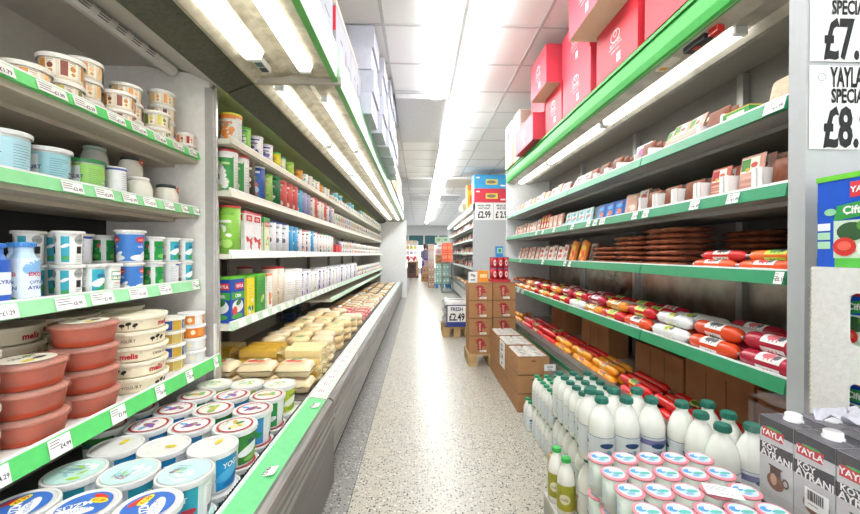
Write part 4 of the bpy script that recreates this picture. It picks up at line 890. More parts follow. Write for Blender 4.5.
row(list(zip([b[0], b[0], b[1], b[2], b[3], b[4], b[5], b[5], b[5], b[6], b[7], b[7], b[8], b[5], b[8], b[8], b[5], b[8], b[7], b[8]], ys)), -1.115, B2, 'on second tin shelf', 'tall tins on the second shelf')
run(K_small, -1.11, B2, 4.98, 7.4, .14, 'on second tin shelf midway', 'small tubs on the second shelf', 6, .086)
run(K_small, -1.11, B2, 7.5, 10.8, .24, 'on second tin shelf toward partition', 'small tubs on the second shelf', 7, .086)
c = K_b3
ys = [2.27, 2.44, 2.57, 2.73, 2.88, 3.01, 3.14, 3.27, 3.40, 3.53, 3.66, 3.79, 3.92, 4.05, 4.18, 4.31, 4.44, 4.57, 4.70, 4.83]
row(list(zip([c[0], c[1], c[1], c[2], c[3], c[3], c[3], c[4], c[4], c[5], c[7], c[5], c[4], c[5], c[7], c[6], c[6], c[5], c[6], c[7]], ys)), -1.12, B3, 'on third tin shelf', 'tins on the third shelf')
k = MB(); k.box(-.08, .08, -.05, .05, 0, .12, 'D03038'); K_redbox = Kind('cheese_box', 'box', 'plain red box', [('cheese_box', k)], single=True)
K_redbox.place(-1.12, 5.05, B3, LF, 'on third tin shelf'); K_redbox.place(-1.12, 5.25, B3, LF, 'on third tin shelf')
run(K_small, -1.11, B3, 5.4, 7.4, .14, 'on third tin shelf midway', 'small tubs on the third shelf', 8, .086)
run(K_small, -1.11, B3, 7.5, 10.8, .24, 'on third tin shelf toward partition', 'small tubs on the third shelf', 9, .086)
d = K_b4
seqd = [(d[0], 2.29), (d[1], 2.46), (d[2], 2.62), (d[3], 2.79), (d[4], 2.93), (d[4], 3.06), (d[5], 3.24), (d[5], 3.44), (d[6], 3.63), (d[6], 3.79), (d[7], 3.95), (d[7], 4.1), (d[6], 4.26), (d[6], 4.42), (d[7], 4.58)]
row(seqd, -1.135, B4, 'on fourth tin shelf', 'tins and buckets on the fourth shelf')
row([(d[0], 2.29), (d[4], 2.98), (d[5], 3.34)], -1.345, B4, 'in second row on fourth tin shelf', 'tins and buckets on the fourth shelf')
run([d[6], d[7]] , -1.13, B4, 4.75, 6.6, .17, 'on fourth tin shelf midway', 'pails on the fourth shelf', 10)
run(K_small, -1.12, B4, 6.8, 10.8, .22, 'on fourth tin shelf toward partition', 'small tubs on the fourth shelf', 11, .086)
# cheeses in the tin chiller well
def soft(w_, d_, h_, c, fn=None, bul=.15):
    """soft vacuum pack: a rounded slab, bulging, with crimped ends along X"""
    k = MB(); nx, ny = 10, 6
    def P(i, j, top_):
        u = math.sin((i / nx - .5) * PI * .999) ; v = math.sin((j / ny - .5) * PI * .999)
        e = (1 - abs(u) ** 9) ** .7 * (1 - abs(v) ** 8) ** .6
        z = h_ / 2 + (1 if top_ else -1) * h_ / 2 * max(.06, e) * (1 if not top_ else 1) + .0
        return (u * w_ / 2, v * d_ / 2 * (1 - .03 * abs(u) ** 3), z)
    for tp in (0, 1):
        b_ = len(k.v)
        for j in range(ny + 1):
            for i in range(nx + 1): k.v.append(P(i, j, tp))
        for j in range(ny):
            for i in range(nx):
                q = b_ + j * (nx + 1) + i; f = (q, q + 1, q + nx + 2, q + nx + 1)
                k.f.append(f if tp else f[::-1]); k.m.append(k.mi(c)); k.sm.append(True)
    zt = lambda u, v: P((math.asin(max(-1, min(1, u / w_ * 2))) / PI + .5) * nx, (math.asin(max(-1, min(1, v / d_ * 2))) / PI + .5) * ny, 1)[2] + .0008
    if fn: fn(k, lambda u, t, off: (u, t, zt(max(-w_ / 2, min(w_ / 2, u)), max(-d_ / 2, min(d_ / 2, t))) + off))
    return k
chm = mat('E6CE9A', rough=.3, noise=.06, scale=14, bump=.15); gold = mat('D2A83A', rough=.3, noise=.12, scale=14, bump=.2); pale = mat('EAD9B4', rough=.35, noise=.05, scale=14, bump=.15)
def bar_cheese(c, cap_):
    k = MB(); k.prism_y([(-.028 - .02, 0), (-.05, .012), (-.05, .05), (-.035, .062), (.035, .062), (.05, .05), (.05, .012), (.048, 0)], -.12, .12, c, ms=[None, None, cap_, cap_, cap_, None, None, None])
    out = [('cheese', k)]
    for ya_ in (-.145, .12): e = MB(); e.prism_y([(-.045, .026), (-.045, .030), (.045, .030), (.045, .026)], ya_, ya_ + .025, clearmat('bag_end', 'E8D8A8', .5, .3)); out.append(('wrapper_end', e))
    return out
K_bar = Kind('cheese_bar', 'cheese', 'long golden cheese bar', bar_cheese(mat('DDB85C', rough=.3, noise=.06), gold))
K_barp = Kind('cheese_bar', 'cheese', 'long pale cheese bar', bar_cheese(mat('EBD9A0', rough=.3, noise=.05), mat('EDDFA8', rough=.3, noise=.08)))
def block_art(k, sf):
    k.rect(sf, -.07, .06, -.055, .05, 'F0DCC0', .002, nt_=6); k.ell(sf, -.03, -.01, .03, .022, 'E2503A', .004); k.ell(sf, .02, -.02, .024, .02, 'E8704A', .005); k.ell(sf, .0, .03, .04, .01, '6AA84A', .0055, rot=.3); k.ell(sf, .04, .02, .014, .02, 'F4F0E4', .006)
K_block = Kind('cheese_block', 'cheese', 'pale cheese block with tomato label', [('cheese_block', soft(.20, .15, .085, mat('EBD8B0', rough=.35, noise=.06, scale=14, bump=.2), block_art))], single=True)
DB = -.819
for ci, x in enumerate((-.735, -.96, -1.185, -1.41)):
    for t in range(1 if ci == 0 else 1):
        for li in range(2): K_block.place(x, 2.30, DB + li * .093, R((0, 3, -4, 2)[ci]), 'by the divider', words=('%s pile from rail, %s' % (['first', 'second', 'third', 'fourth'][ci], 'lower' if li == 0 else 'upper')), group='cheese blocks with tomato labels')
for ri, (y, n, kk) in enumerate(((2.47, 2, (K_bar, K_bar, K_bar)), (2.60, 3, (K_barp, K_bar, K_bar)), (2.73, 3, (K_barp, K_bar, K_barp)))):
    for ci, x in enumerate((-.77, -1.07, -1.37)):
        for li in range(n): kk[ci].place(x, y, DB + li * .063, R(90 + (2, -3, 1)[(ci + li) % 3]), 'in %s row behind cheese blocks' % ['first', 'second', 'third'][ri], words='%s pile from rail, layer %s' % (['first', 'second', 'third'][ci], ['one', 'two', 'three'][li]), group='long cheese bars')
def wheel(c, lab):
    k = MB(); k.lathe([(.060, 0), (.080, .006), (.086, .025), (.086, .040), (.078, .056), (.055, .062)], 20, c)
    if lab: k.ell(top(.0625), .01, 0, .03, .02, lab, .0006, rot=.3); k.ell(top(.0625), -.02, .02, .012, .008, 'F2EEDC', .001)
    return [('cheese_round', k)]
K_wh = [Kind('cheese_round', 'cheese', lk, wheel(c, l), single=True) for lk, c, l in (('round cream cheese wheel', chm, None), ('round cheese wheel with green label', chm, '4FA85A'), ('pale round cheese wheel', pale, None), ('pale cheese wheel with white label', pale, 'E8E4D0'))]
for yi in range(9):
    y = 2.93 + yi * .185
    for ci in range(4):
        x = -.735 - ci * .185 - (.03 if yi % 2 else 0)
        nl = 3 if (yi < 7 or ci) else 2
        q = random.Random(yi * 7 + ci)
        for li in range(nl):
            if ci == 3 and li < nl - 1: continue
            kk = K_wh[q.choice((0, 0, 2, 1, 3) if li == nl - 1 else (0, 2))]
            zb = DB + li * .0645 if ci < 3 else DB
            kk.place(x, y + q.uniform(-.008, .008), zb, q.uniform(-.1, .1), 'row %s past bars' % ['one', 'two', 'three', 'four', 'five', 'six', 'seven', 'eight', 'nine'][yi], words='%s pile from rail, layer %s' % (['first', 'second', 'third', 'fourth'][ci], ['one', 'two', 'three'][li]), group='round cheese wheels piled in the chiller well', order=y * 10 + ci + li * .1)
def packk(look, c, c2, name='cheese_pack', cat='cheese', w_=.2, d_=.16, h_=.045):
    def art(k, sf): k.rect(sf, -w_ * .3, w_ * .3, -d_ * .25, d_ * .25, c2, .002, nt_=3)
    return Kind(name, cat, look, [(name, soft(w_, d_, h_, mat(c, rough=.35, noise=.1, scale=14), art))], single=True)
K_pk = [packk('flat red pack', 'D86058', 'F0C8B8'), packk('flat beige pack', 'E2C9A0', 'F0E6D0'), packk('flat tan pack', 'C99A6A', 'E8D8B8'), packk('flat white pack', 'EAE6DC', 'C8B8A8'), packk('flat orange pack', 'E0A860', 'F0D8A8')]
y = 4.72; yi = 0
while y < 10.6:
    for ci in range(3):
        x = -.745 - ci * .215
        sel = 0 if yi in (0, 1, 2) else [1, 2, 3, 1, 4, 1][(yi * 2 + ci) % 6]
        for li in range(2 if y < 7 else 1): K_pk[sel].place(x, y, DB + li * .047 + (.05 if y >= 7 else 0) * 0, R(90), 'in the cheese well %s' % ('midway' if y < 7 else 'toward partition'), group='flat packs in the cheese well', order=y * 10 + ci + li * .1)
    y += .24 if y < 7 else .38; yi += 1
# back rows of stacked packs under the fourth shelf
K_dk = packk('dark blue cheese tray', '4A6A98', 'C8504A', 'cheese_tray', 'tray', .16, .13, .05); K_dk2 = packk('dark green cheese tray', '3F5A48', '8AA890', 'cheese_tray', 'tray', .16, .13, .05)
for yi, y in enumerate((2.3, 2.47, 2.64, 2.8, 4.7, 4.9)):
    for li in range(4): (K_dk if (yi + li) % 3 else K_dk2).place(-1.575, y, DB + li * .052, LF, 'against the well back under fourth shelf', group='stacked trays at the back of the cheese well', order=y * 10 + li)

# ================================================================== meat chiller goods (facing -X)
RF = R(-90)
R1, R2, R3, R4, RD = .4915, .2165, -.0635, -.4105, -.8285
cardw = mat('ECEAE8', rough=.7, noise=.02); suj = mat('9A4F34', rough=.35, noise=.15, bump=.3, scale=40)
def tray(w_, d_, h_, backh, fr=None):
    """white cardboard display tray with a low front lip between raised corner posts"""
    k = MB(); t = .003
    k.box(-w_ / 2, w_ / 2, -d_ / 2, d_ / 2, 0, t, cardw)
    for sx in (-1, 1):
        x0, x1 = (sx * w_ / 2, sx * (w_ / 2 - t)) if sx < 0 else (w_ / 2 - t, w_ / 2)
        k.face([(x0, -d_ / 2, 0), (x0, d_ / 2, 0), (x0, d_ / 2, backh), (x0, -d_ / 2, h_)], cardw); k.face([(x1, -d_ / 2, 0), (x1, d_ / 2, 0), (x1, d_ / 2, backh), (x1, -d_ / 2, h_)], cardw)
        k.face([(x0, -d_ / 2, h_), (x1, -d_ / 2, h_), (x1, d_ / 2, backh), (x0, d_ / 2, backh)], cardw)
    fl = h_ * .24; q = w_ * .12
    pts = [(-w_ / 2, 0), (w_ / 2, 0), (w_ / 2, h_), (w_ / 2 - q * .8, h_), (w_ / 2 - q, h_ - .008), (w_ / 2 - q * 1.1, fl), (-w_ / 2 + q * 1.1, fl), (-w_ / 2 + q, h_ - .008), (-w_ / 2 + q * .8, h_), (-w_ / 2, h_)]
    for yy in (-d_ / 2, -d_ / 2 + t): k.poly(lambda u, tt, off: (u, yy, tt), pts, cardw, 0)
    k.box(-w_ / 2, w_ / 2, d_ / 2 - t, d_ / 2, 0, backh, cardw)
    return [('display_tray', k)]
K_tray = Kind('display_tray', 'tray', 'white cardboard display tray with low cut front', tray(.138, .26, .085, .085), single=True)
K_tray1 = Kind('display_tray', 'tray', 'white cardboard tray', tray(.150, .22, .062, .062), single=True)
def standpack(w_, h_, d_, c, label=None, seed=1, film_=False):
    """thin vacuum pack standing upright in a tray, label on its face"""
    rg = random.Random(seed); k = MB(); m_ = mat(c, rough=.5, noise=.16, bump=.25, scale=45) if isinstance(c, str) else c
    n = 9; pts = []
    def P(i, j, s_):
        u = math.sin((i / n - .5) * PI * .99); v = math.sin((j / n - .5) * PI * .99)
        e = ((1 - abs(u) ** 7) * (1 - abs(v) ** 7)) ** .6
        return (u * w_ / 2, s_ * d_ / 2 * max(.12, e), h_ / 2 + v * h_ / 2)
    for s_ in (-1, 1):
        b_ = len(k.v)
        for j in range(n + 1):
            for i in range(n + 1): k.v.append(P(i, j, s_))
        for j in range(n):
            for i in range(n):
                q = b_ + j * (n + 1) + i; f = (q, q + 1, q + n + 2, q + n + 1)
                k.f.append(f if s_ < 0 else f[::-1]); k.m.append(k.mi(m_)); k.sm.append(True)
    if label: label(k, front(-d_ / 2), w_, h_, rg)
    out = [('pack', k)]
    if film_:
        e = MB(); e.box(-w_ * .46, w_ * .46, -.001, .001, h_ * .96, h_ * 1.10, clearmat('bag_top', 'F0ECEA', .14, .2)); out.append(('wrapper_top', e))
    return out
def lb_ham(c1, c2):
    def f(k, sf, w_, h_, rg):
        k.rect(sf, -w_ * .36, w_ * .36, h_ * .55, h_ * .92, 'EDEBDF', .0008, nt_=2); k.rect(sf, -w_ * .36, w_ * .0, h_ * .6, h_ * .9, c1, .0012, nt_=2); k.ell(sf, w_ * .16, h_ * .72, w_ * .14, h_ * .07, c2, .0016); k.ell(sf, -w_ * .1, h_ * .62, w_ * .1, h_ * .05, 'D8B040', .0018)
        for i in range(4): k.ell(sf, 0, h_ * (.42 - .085 * i), w_ * .38, h_ * .035, ('E8B8A8', 'D89888')[i % 2], .0008 + i * .0003, n=16)
    return f
K_suj = Kind('sausage_pack', 'pack', 'dark brown sausage pack', standpack(.112, .105, .022, '80401F', None, 1))
K_ham_g = Kind('ham_pack', 'pack', 'green labelled sliced ham pack', standpack(.105, .145, .018, mat('D8A090', rough=.3, noise=.08), lb_ham('4F8A3A', 'C8503A'), 2))
K_ham_r = Kind('ham_pack', 'pack', 'red labelled sliced salami pack', standpack(.10, .13, .018, mat('C86A58', rough=.3, noise=.08), lb_ham('B83038', 'D86848'), 3))
K_bread = Kind('pastrami_pack', 'pack', 'pale beige wrapped pastrami pack', standpack(.11, .12, .045, 'CDB79A', None, 4))
def lb_card(c1, c2, g='F2EFF2'):
    def f(k, sf, w_, h_, rg):
        k.rect(sf, -w_ * .42, w_ * .42, h_ * .08, h_ * .94, g, .0006, nt_=2); k.ell(sf, 0, h_ * .7, w_ * .28, h_ * .12, c1, .001); k.ell(sf, w_ * .08, h_ * .38, w_ * .26, h_ * .14, c2, .0012); k.ell(sf, -w_ * .16, h_ * .3, w_ * .12, h_ * .1, c1, .0015); k.ell(sf, w_ * .2, h_ * .84, w_ * .1, h_ * .05, c2, .0016)
        k.lines(sf, -w_ * .3, w_ * .2, h_ * .2, 2, h_ * .06, '8A7A88', .002, .0016, rg)
    return f
K_mag = Kind('sliced_meat_pack', 'pack', 'white pack with magenta print', standpack(.14, .15, .03, 'EDE8EC', lb_card('B8589A', 'D89AC8'), 5))
K_redw = Kind('sliced_meat_pack', 'pack', 'clear pack with red and white label', standpack(.13, .13, .02, 'E8D8D0', lb_card('D8403A', 'E8746A', 'F2EDE8'), 6))
K_blue = Kind('sausage_pack', 'pack', 'blue sausage pack', standpack(.11, .12, .025, '3F78C8', lb_card('5AA8E8', 'D87858', '2F68B8'), 7))
K_teal = Kind('sausage_pack', 'pack', 'pale teal and pink pack', standpack(.11, .10, .025, 'B8D8DC', lb_card('5AB0B8', 'D8908A', 'DCE8E8'), 8))
K_brn = Kind('sausage_pack', 'pack', 'brown pack with white label', standpack(.10, .15, .025, '9A5A44', lb_card('C8584A', 'B8A090', 'E4DCD4'), 9))
K_ora = Kind('sausage_pack', 'pack', 'orange and yellow pack', standpack(.10, .17, .03, 'E07A2A', lb_card('E8C83A', 'D8502A', 'E88A30'), 10))
K_red = Kind('sausage_pack', 'pack', 'bright red pack', standpack(.07, .17, .025, 'C8322E', lb_card('E8D85A', 'F0E8E0', 'C83A34'), 11))
K_pink = Kind('sausage_pack', 'pack', 'pink and beige pack', standpack(.11, .14, .025, 'C8917E', lb_card('D8A890', 'E8DCD0', 'D8B0A0'), 12))
def slot(y0, i, w_): return y0 + i * w_
# top shelf
K_bread.place(1.245, 1.32, R1, RF, 'on top meat shelf', tilt=(R(-12), 0)); K_bread.place(1.30, 1.33, R1, RF, 'behind its twin on top meat shelf', tilt=(R(-12), 0))
k = MB(); k.box(-.06, .06, -.10, .10, 0, .045, '3F9A4A'); k.rect(front(-.10), -.04, .04, .012, .036, 'D8E8C8', .001); k.box(-.057, .057, -.097, .097, .045, .05, 'E8C050')
Kind('display_tray', 'tray', 'low green tray with yellow rim', [('display_tray', k)], single=True).place(1.285, 1.45, R1, RF, 'on the top meat shelf')
tw = .157
def filltray(kt, x, y, z, place, packs, pdx=.034, lean=-8, x0=-.085, words=''):
    kt.place(x, y, z, RF, place, group='white trays on the meat chiller shelves')
    for i, kk in enumerate(packs):
        o = kk.place(x + x0 + i * pdx, y, z + .004, RF, 'inside a tray ' + place, tilt=(R(lean), 0), group='packs standing in the trays ' + place, order=y * 10 + i * .1)
y = 1.58
filltray(K_tray1, 1.31, 1.60, R1, 'on top meat shelf', [K_suj] * 4, .03, -10, -.08)
for i, (yy, dx) in enumerate(((1.755, 0), (1.85, .0), (1.755, .045), (1.85, .045), (1.95, .02))): K_ham_g.place(1.225 + dx, yy, R1, RF + (.1 if i % 2 else -.08), 'leaning on the top meat shelf', tilt=(R(-22), 0), group='leaning ham packs', order=yy + dx)
for i in (0, 2, 3, 4): filltray(K_tray1, 1.31, 2.085 + i * .16, R1, 'on top meat shelf', [K_suj] * 3, .034, -10, -.08)
K_mag.place(1.30, 2.25, R1, RF, 'on top meat shelf', tilt=(R(-8), 0)); K_mag.place(1.35, 2.25, R1, RF, 'behind its twin on top meat shelf', tilt=(R(-8), 0))
for i in range(7): K_redw.place(1.225 + .04 * (i % 3), 2.88 + .14 * (i // 2), R1, RF, 'leaning on the top meat shelf', tilt=(R(-25), 0), order=i)
for i in range(10): (K_pink, K_redw, K_bread)[i % 3].place(1.25, 3.46 + .155 * i, R1, RF, 'far along top meat shelf', tilt=(R(-14), 0))
for i in range(6): (K_brn, K_pink)[i % 2].place(1.34, 3.5 + .25 * i, R1, RF, 'second row far along top meat shelf', tilt=(R(-14), 0))
# second shelf: six cut front trays full of packs
for i in range(6):
    y = 1.275 + i * .145
    pk = (K_suj, K_ham_g, K_suj, K_suj, K_suj, K_suj)[i] if i != 2 else K_suj
    if i == 2: pk = K_ham_r
    packs = [pk] + ([K_suj] * 5 if pk is K_suj else [pk] * 5)
    filltray(K_tray, 1.305, y, R2, 'on second meat shelf', packs, .036, -8, -.09)
K_brn.place(1.26, 2.17, R2, RF, 'just past the second shelf trays', tilt=(R(-10), 0)); K_brn.place(1.30, 2.17, R2, RF, 'behind its twin past the second shelf trays', tilt=(R(-10), 0)); K_pink.place(1.25, 2.27, R2, RF + .2, 'just past the second shelf trays', tilt=(R(-10), 0))
for i in range(6): K_blue.place(1.235 + .035 * (i // 3), 2.38 + .115 * (i % 3), R2, RF, 'on second meat shelf', tilt=(R(-10), 0), order=i)
for i in range(3): K_blue.place(1.33, 2.36 + .12 * i, R2 + .02, RF, 'in raised back row on second meat shelf', tilt=(R(-6), 0))
kt = MB(); kt.box(-.115, .115, -.09, .09, 0, .02, 'A8D0E0'); kt.box(-.115, .115, -.09, -.087, .02, .035, 'BFE0EC')
K_lt = Kind('display_tray', 'tray', 'pale blue low tray', [('display_tray', kt)], single=True)
for i in range(2): 
    K_lt.place(1.285, 2.86 + i * .25, R2, RF, 'on second meat shelf')
    for j in range(4): K_teal.place(1.235 + .035 * (j // 2), 2.80 + i * .25 + (j % 2) * .118, R2 + .021, RF, 'in pale blue tray %s' % ('one', 'two')[i], tilt=(R(-8), 0), order=j)
for i in range(3): K_pink.place(1.235, 3.37 + .12 * i, R2, RF, 'midway on second meat shelf', tilt=(R(-8), 0))
for i in range(3): K_red.place(1.24, 3.72 + .08 * i, R2, RF, 'midway on second meat shelf', tilt=(R(-8), R(6)))
for i in range(8): (K_brn, K_pink, K_redw, K_pink)[i % 4].place(1.24, 3.99 + .13 * i, R2, RF, 'far along second meat shelf', tilt=(R(-10), 0))
for i in range(8): (K_brn, K_suj)[i % 2].place(1.31, 3.4 + .2 * i, R2, RF, 'second row far along second meat shelf', tilt=(R(-10), 0))
# third shelf: flat stacks, long rolls, standing packs
def lb_flat(k, sf): 
    for i in range(6): k.rect(sf, -.12, .12, -.085 + i * .03, -.073 + i * .03, '7A3A28', .0015, nt_=1)
    k.rect(sf, -.11, -.06, -.06, .06, 'E8DCC8', .003, nt_=2)
K_flat = Kind('flat_sausage_pack', 'pack', 'flat wrapped pack of sliced sausage', [('flat_sausage_pack', soft(.27, .22, .026, mat('A8664C', rough=.25, noise=.38, scale=22, bump=.4), lb_flat))], single=True)
for i in range(7): K_flat.place(1.33, 1.98 + rnd.uniform(-.01, .01), R3 + i * .0285, R(90) + rnd.uniform(-.04, .04), 'in tall pile on third meat shelf', tilt=(0, 0), order=i, group='piled flat packs', words=['bottom', 'second up', 'third up', 'fourth up', 'fifth up', 'sixth up', 'topmost'][i])
for i in range(6): K_flat.place(1.33, 2.30 + rnd.uniform(-.01, .01), R3 + i * .0285, R(90) + rnd.uniform(-.04, .04), 'in middle pile on third meat shelf', order=i, group='piled flat packs', words=['bottom', 'second up', 'third up', 'fourth up', 'fifth up', 'topmost'][i])
for i in range(4): K_flat.place(1.33, 2.62 + rnd.uniform(-.01, .01), R3 + i * .0285, R(90) + rnd.uniform(-.04, .04), 'in low pile on third meat shelf', order=i, group='piled flat packs', words=['bottom', 'second up', 'third up', 'topmost'][i])
for i in range(6): K_flat.place(1.545, 1.72 + rnd.uniform(-.01, .01), R3 + i * .0285, R(90), 'in dim pile behind the rolls', order=i, group='piled flat packs', words=['bottom', 'second up', 'third up', 'fourth up', 'fifth up', 'topmost'][i])
K_ora.place(1.24, 2.94, R3, RF, 'on third meat shelf', tilt=(R(-10), R(18))); K_ora.place(1.24, 3.12, R3, RF, 'on third meat shelf', tilt=(R(-10), R(14)))
for i in range(6): (K_brn, K_redw)[i % 2].place(1.245, 3.28 + .125 * i, R3, RF, 'midway on third meat shelf', tilt=(R(-10), R(6)))
for i in range(6): (K_pink, K_brn)[i % 2].place(1.25, 4.08 + .14 * i, R3, RF, 'far along third meat shelf', tilt=(R(-14), 0))
for i in range(9): (K_brn, K_suj)[i % 2].place(1.33, 2.95 + .22 * i, R3, RF, 'second row on third meat shelf', tilt=(R(-12), 0))
def roll(r, L_, c, end, lab, pic_, n=16):
    k = MB(); m_ = mat(c, rough=.22, noise=.06, scale=20)
    k.lathe([(.004, -L_ / 2 - .012), (.006, -L_ / 2 - .004), (r * .55, -L_ / 2 + .002), (r * .88, -L_ / 2 + .014), (r, -L_ / 2 + .03), (r, L_ / 2 - .03), (r * .88, L_ / 2 - .014), (r * .55, L_ / 2 - .002), (.006, L_ / 2 + .004), (.004, L_ / 2 + .012)], n, m_, ax='x')
    k.v = [(x, y, z + r) for x, y, z in k.v]
    sf = lambda u, t, off: (u, -(r + off) * math.sin(t / r), r + (r + off) * math.cos(t / r))
    if lab:
        for tt in (-.5, 1.6, 3.7): 
            k.rect(sf, -L_ * (.22 if L_ < .28 else .12), L_ * (.16 if L_ < .28 else .10), (tt - .8) * r, (tt + .8) * r, lab, .0006, nu=1, nt_=6)
            k.ell(sf, L_ * .0, tt * r, L_ * .09, r * .45, pic_, .0012, n=10); k.ell(sf, -L_ * .13, tt * r, L_ * .05, r * .4, '5A5A60', .0012, n=8)
            for q in range(3): k.rect(sf, -L_ * .1 + q * .014, -L_ * .1 + q * .014 + .005, (tt - .6) * r, (tt + .6) * r, pic_, .001, nu=1, nt_=3)
    out = [('casing', k)]
    for sg_ in (-1, 1): e = MB(); e.lathe([(.006, -.004), (.0075, 0), (.006, .004)], 8, mat('C8C8CC', metal=.8, rough=.3), ax='x', cx=sg_ * (L_ / 2 + .008)); e.v = [(x, y, z + r) for x, y, z in e.v]; out.append(('end_clip', e))
    return out
def RK(look, r, L_, c, lab, pic_): return Kind('salami_roll', 'salami', look, roll(r, L_, c, c, lab, pic_))
k_dr = RK('dark red roll with white seals', .033, .24, 'B0203A', 'EDE6E6', 'D86A78'); k_or = RK('orange red roll with white label', .032, .24, 'DD4A22', 'EFE6E0', '5A5A60'); k_wh = RK('white roll with yellow label', .031, .24, 'E2E2E2', 'ECEBE4', 'B8C83A')
k_rd = RK('bright red roll with lime label', .031, .24, 'C8202A', 'D8DE6A', '8AA83A'); k_or2 = RK('orange roll with cream label', .030, .23, 'E8912E', 'EFE8D0', 'E0B030'); k_ye = RK('yellow orange long roll', .027, .31, 'F09A1E', 'F0D878', 'D8502A')
k_lr = RK('long red roll', .027, .31, 'D81E1E', None, 'E8A0A0'); k_lr2 = RK('long red roll with picture label', .027, .31, 'D81E1E', 'E8C840', '3F7A3A'); k_so = RK('slim orange roll with label', .0205, .21, 'E8542A', 'E8E8E0', 'C83A3A'); k_sr = RK('slim red roll with label', .0205, .21, 'D02A2A', 'E0E0D8', '5A3A3A'); k_sy = RK('slim lime labelled roll', .0205, .21, 'E86A2A', 'C8D83A', '5A8A3A')
k_br = RK('short dark brown sausage', .026, .12, '8A3A24', None, 'FFFFFF'); k_bo = RK('short orange brown sausage', .026, .12, 'C8682E', None, 'FFFFFF'); k_wq = RK('plain silvery roll', .028, .24, 'D8D0CC', None, 'FFFFFF')
A90 = R(90)
for (kk, x, y, z) in ((k_so, 1.20, 1.33, 0), (k_so, 1.20, 1.565, 0), (k_sy, 1.245, 1.30, 0), (k_sr, 1.245, 1.535, 0), (k_sr, 1.30, 1.31, 0), (k_so, 1.30, 1.55, 0), (k_sy, 1.222, 1.31, .036), (k_sr, 1.222, 1.545, .036), (k_sr, 1.272, 1.31, .036), (k_so, 1.34, 1.31, .0), (k_sr, 1.32, 1.31, .037)):
    kk.place(x, y, R3 + z, A90, 'on third meat shelf', group='slim rolls on the third meat shelf', order=y * 10 + x)
k_sr.place(1.40, 1.29, R3, A90, 'at the back of third meat shelf', group='slim rolls on the third meat shelf'); k_sr.place(1.40, 1.30, R3 + .042, A90, 'at the raised back of third meat shelf', group='slim rolls on the third meat shelf')
# fourth shelf: a front row, and rows piled behind
def rolls(kinds, x, z, ys, place, group, yaw=0, tl=0):
    for i, y in enumerate(ys): kinds[i % len(kinds)].place(x, y, z, A90 + yaw + rnd.uniform(-.03, .03), place, group=group, tilt=(0, 0))
g4 = 'salami rolls on the fourth meat shelf'; y0s = [1.315 + .268 * i for i in range(14)]
rolls([k_dr, k_or, k_wh, k_or, k_rd, k_or2, k_wh, k_rd, k_rd, k_or2, k_rd, k_or2, k_or2, k_bo], 1.212, R4, y0s, 'in front row on fourth meat shelf', g4)
rolls([k_dr, k_dr, k_or, k_wh, k_rd, k_or2, k_wh, k_rd, k_dr, k_rd, k_or2, k_rd, k_or2, k_bo], 1.282, R4, [y + .05 for y in y0s], 'in second row on fourth meat shelf', g4)
rolls([k_dr, k_or, k_wh, k_rd, k_or2, k_dr, k_rd, k_dr, k_or2, k_rd, k_dr, k_or2], 1.247, R4 + .0585, [y + .02 for y in y0s[:12]], 'stacked in front on fourth meat shelf', g4)
rolls([k_rd, k_dr, k_rd, k_wh, k_rd, k_wq, k_dr, k_rd, k_wq, k_dr, k_dr, k_or2], 1.355, R4, [y + .03 for y in y0s[:12]], 'in third row on fourth meat shelf', g4)
rolls([k_rd, k_wq, k_wh, k_rd, k_wq, k_rd, k_dr, k_dr, k_or2, k_dr, k_rd], 1.320, R4 + .0585, [y for y in y0s[:11]], 'stacked behind on fourth meat shelf', g4)
rolls([k_rd, k_rd, k_dr, k_wq], 1.43, R4, y0s[:12], 'in fourth row on fourth meat shelf', g4)
rolls([k_rd, k_dr, k_wq, k_dr, k_rd], 1.395, R4 + .0585, y0s[:11], 'stacked deep on fourth meat shelf', g4)
K_rnd = [k_br, k_bo]
for i in range(6):
    for j in range(3): K_rnd[(i + j) % 2].place(1.40 + .07 * (j - 1), 4.27 + i * .138, R4 + .066 + .05 * 0, A90, 'piled at the far end of fourth meat shelf', group='short sausages at the far end', order=i + j * .1)
for i in range(4): K_rnd[i % 2].place(1.255, 4.57 + i * .138, R4 + .066, A90, 'piled in front at far end of fourth meat shelf', group='short sausages at the far end', order=i)
# bottom deck: long rolls in loose ranks
gd = 'long rolls in the bottom tray of the meat chiller'
def ranks(sel, ys, place):
    for yi, y in enumerate(ys):
        for j in range(4):
            x = 1.222 + j * .060; kk = sel[(yi + (j // 2)) % len(sel)]
            kk.place(x, y + rnd.uniform(-.02, .02) + j * .012, RD + .0, A90 + rnd.uniform(-.02, .02), place, group=gd, order=y * 10 + j * .1)
        for j in range(3):
            x = 1.252 + j * .060; kk = sel[(yi + (j + 1) // 2) % len(sel)]
            kk.place(x, y + .06 + rnd.uniform(-.02, .02) + j * .012, RD + .0455, A90 + rnd.uniform(-.02, .02), 'upper layer ' + place, group=gd, order=y * 10 + j * .1)
ranks([k_lr, k_lr, k_lr2], [1.45, 1.81, 2.17], 'in near bottom tray')
ranks([k_ye, k_ye, k_lr], [2.53, 2.89], 'in middle bottom tray')
ranks([k_ye, k_lr, k_ye], [3.25], 'past middle bottom tray')
ranks([k_lr, k_lr2], [3.61, 3.97, 4.33], 'in far bottom tray'); ranks([k_ye, k_bo], [4.72], 'at end of bottom tray')
card = mat('B47E56', rough=.8, noise=.08, scale=8); cardl = mat('B98E66', rough=.8, noise=.06, scale=8)
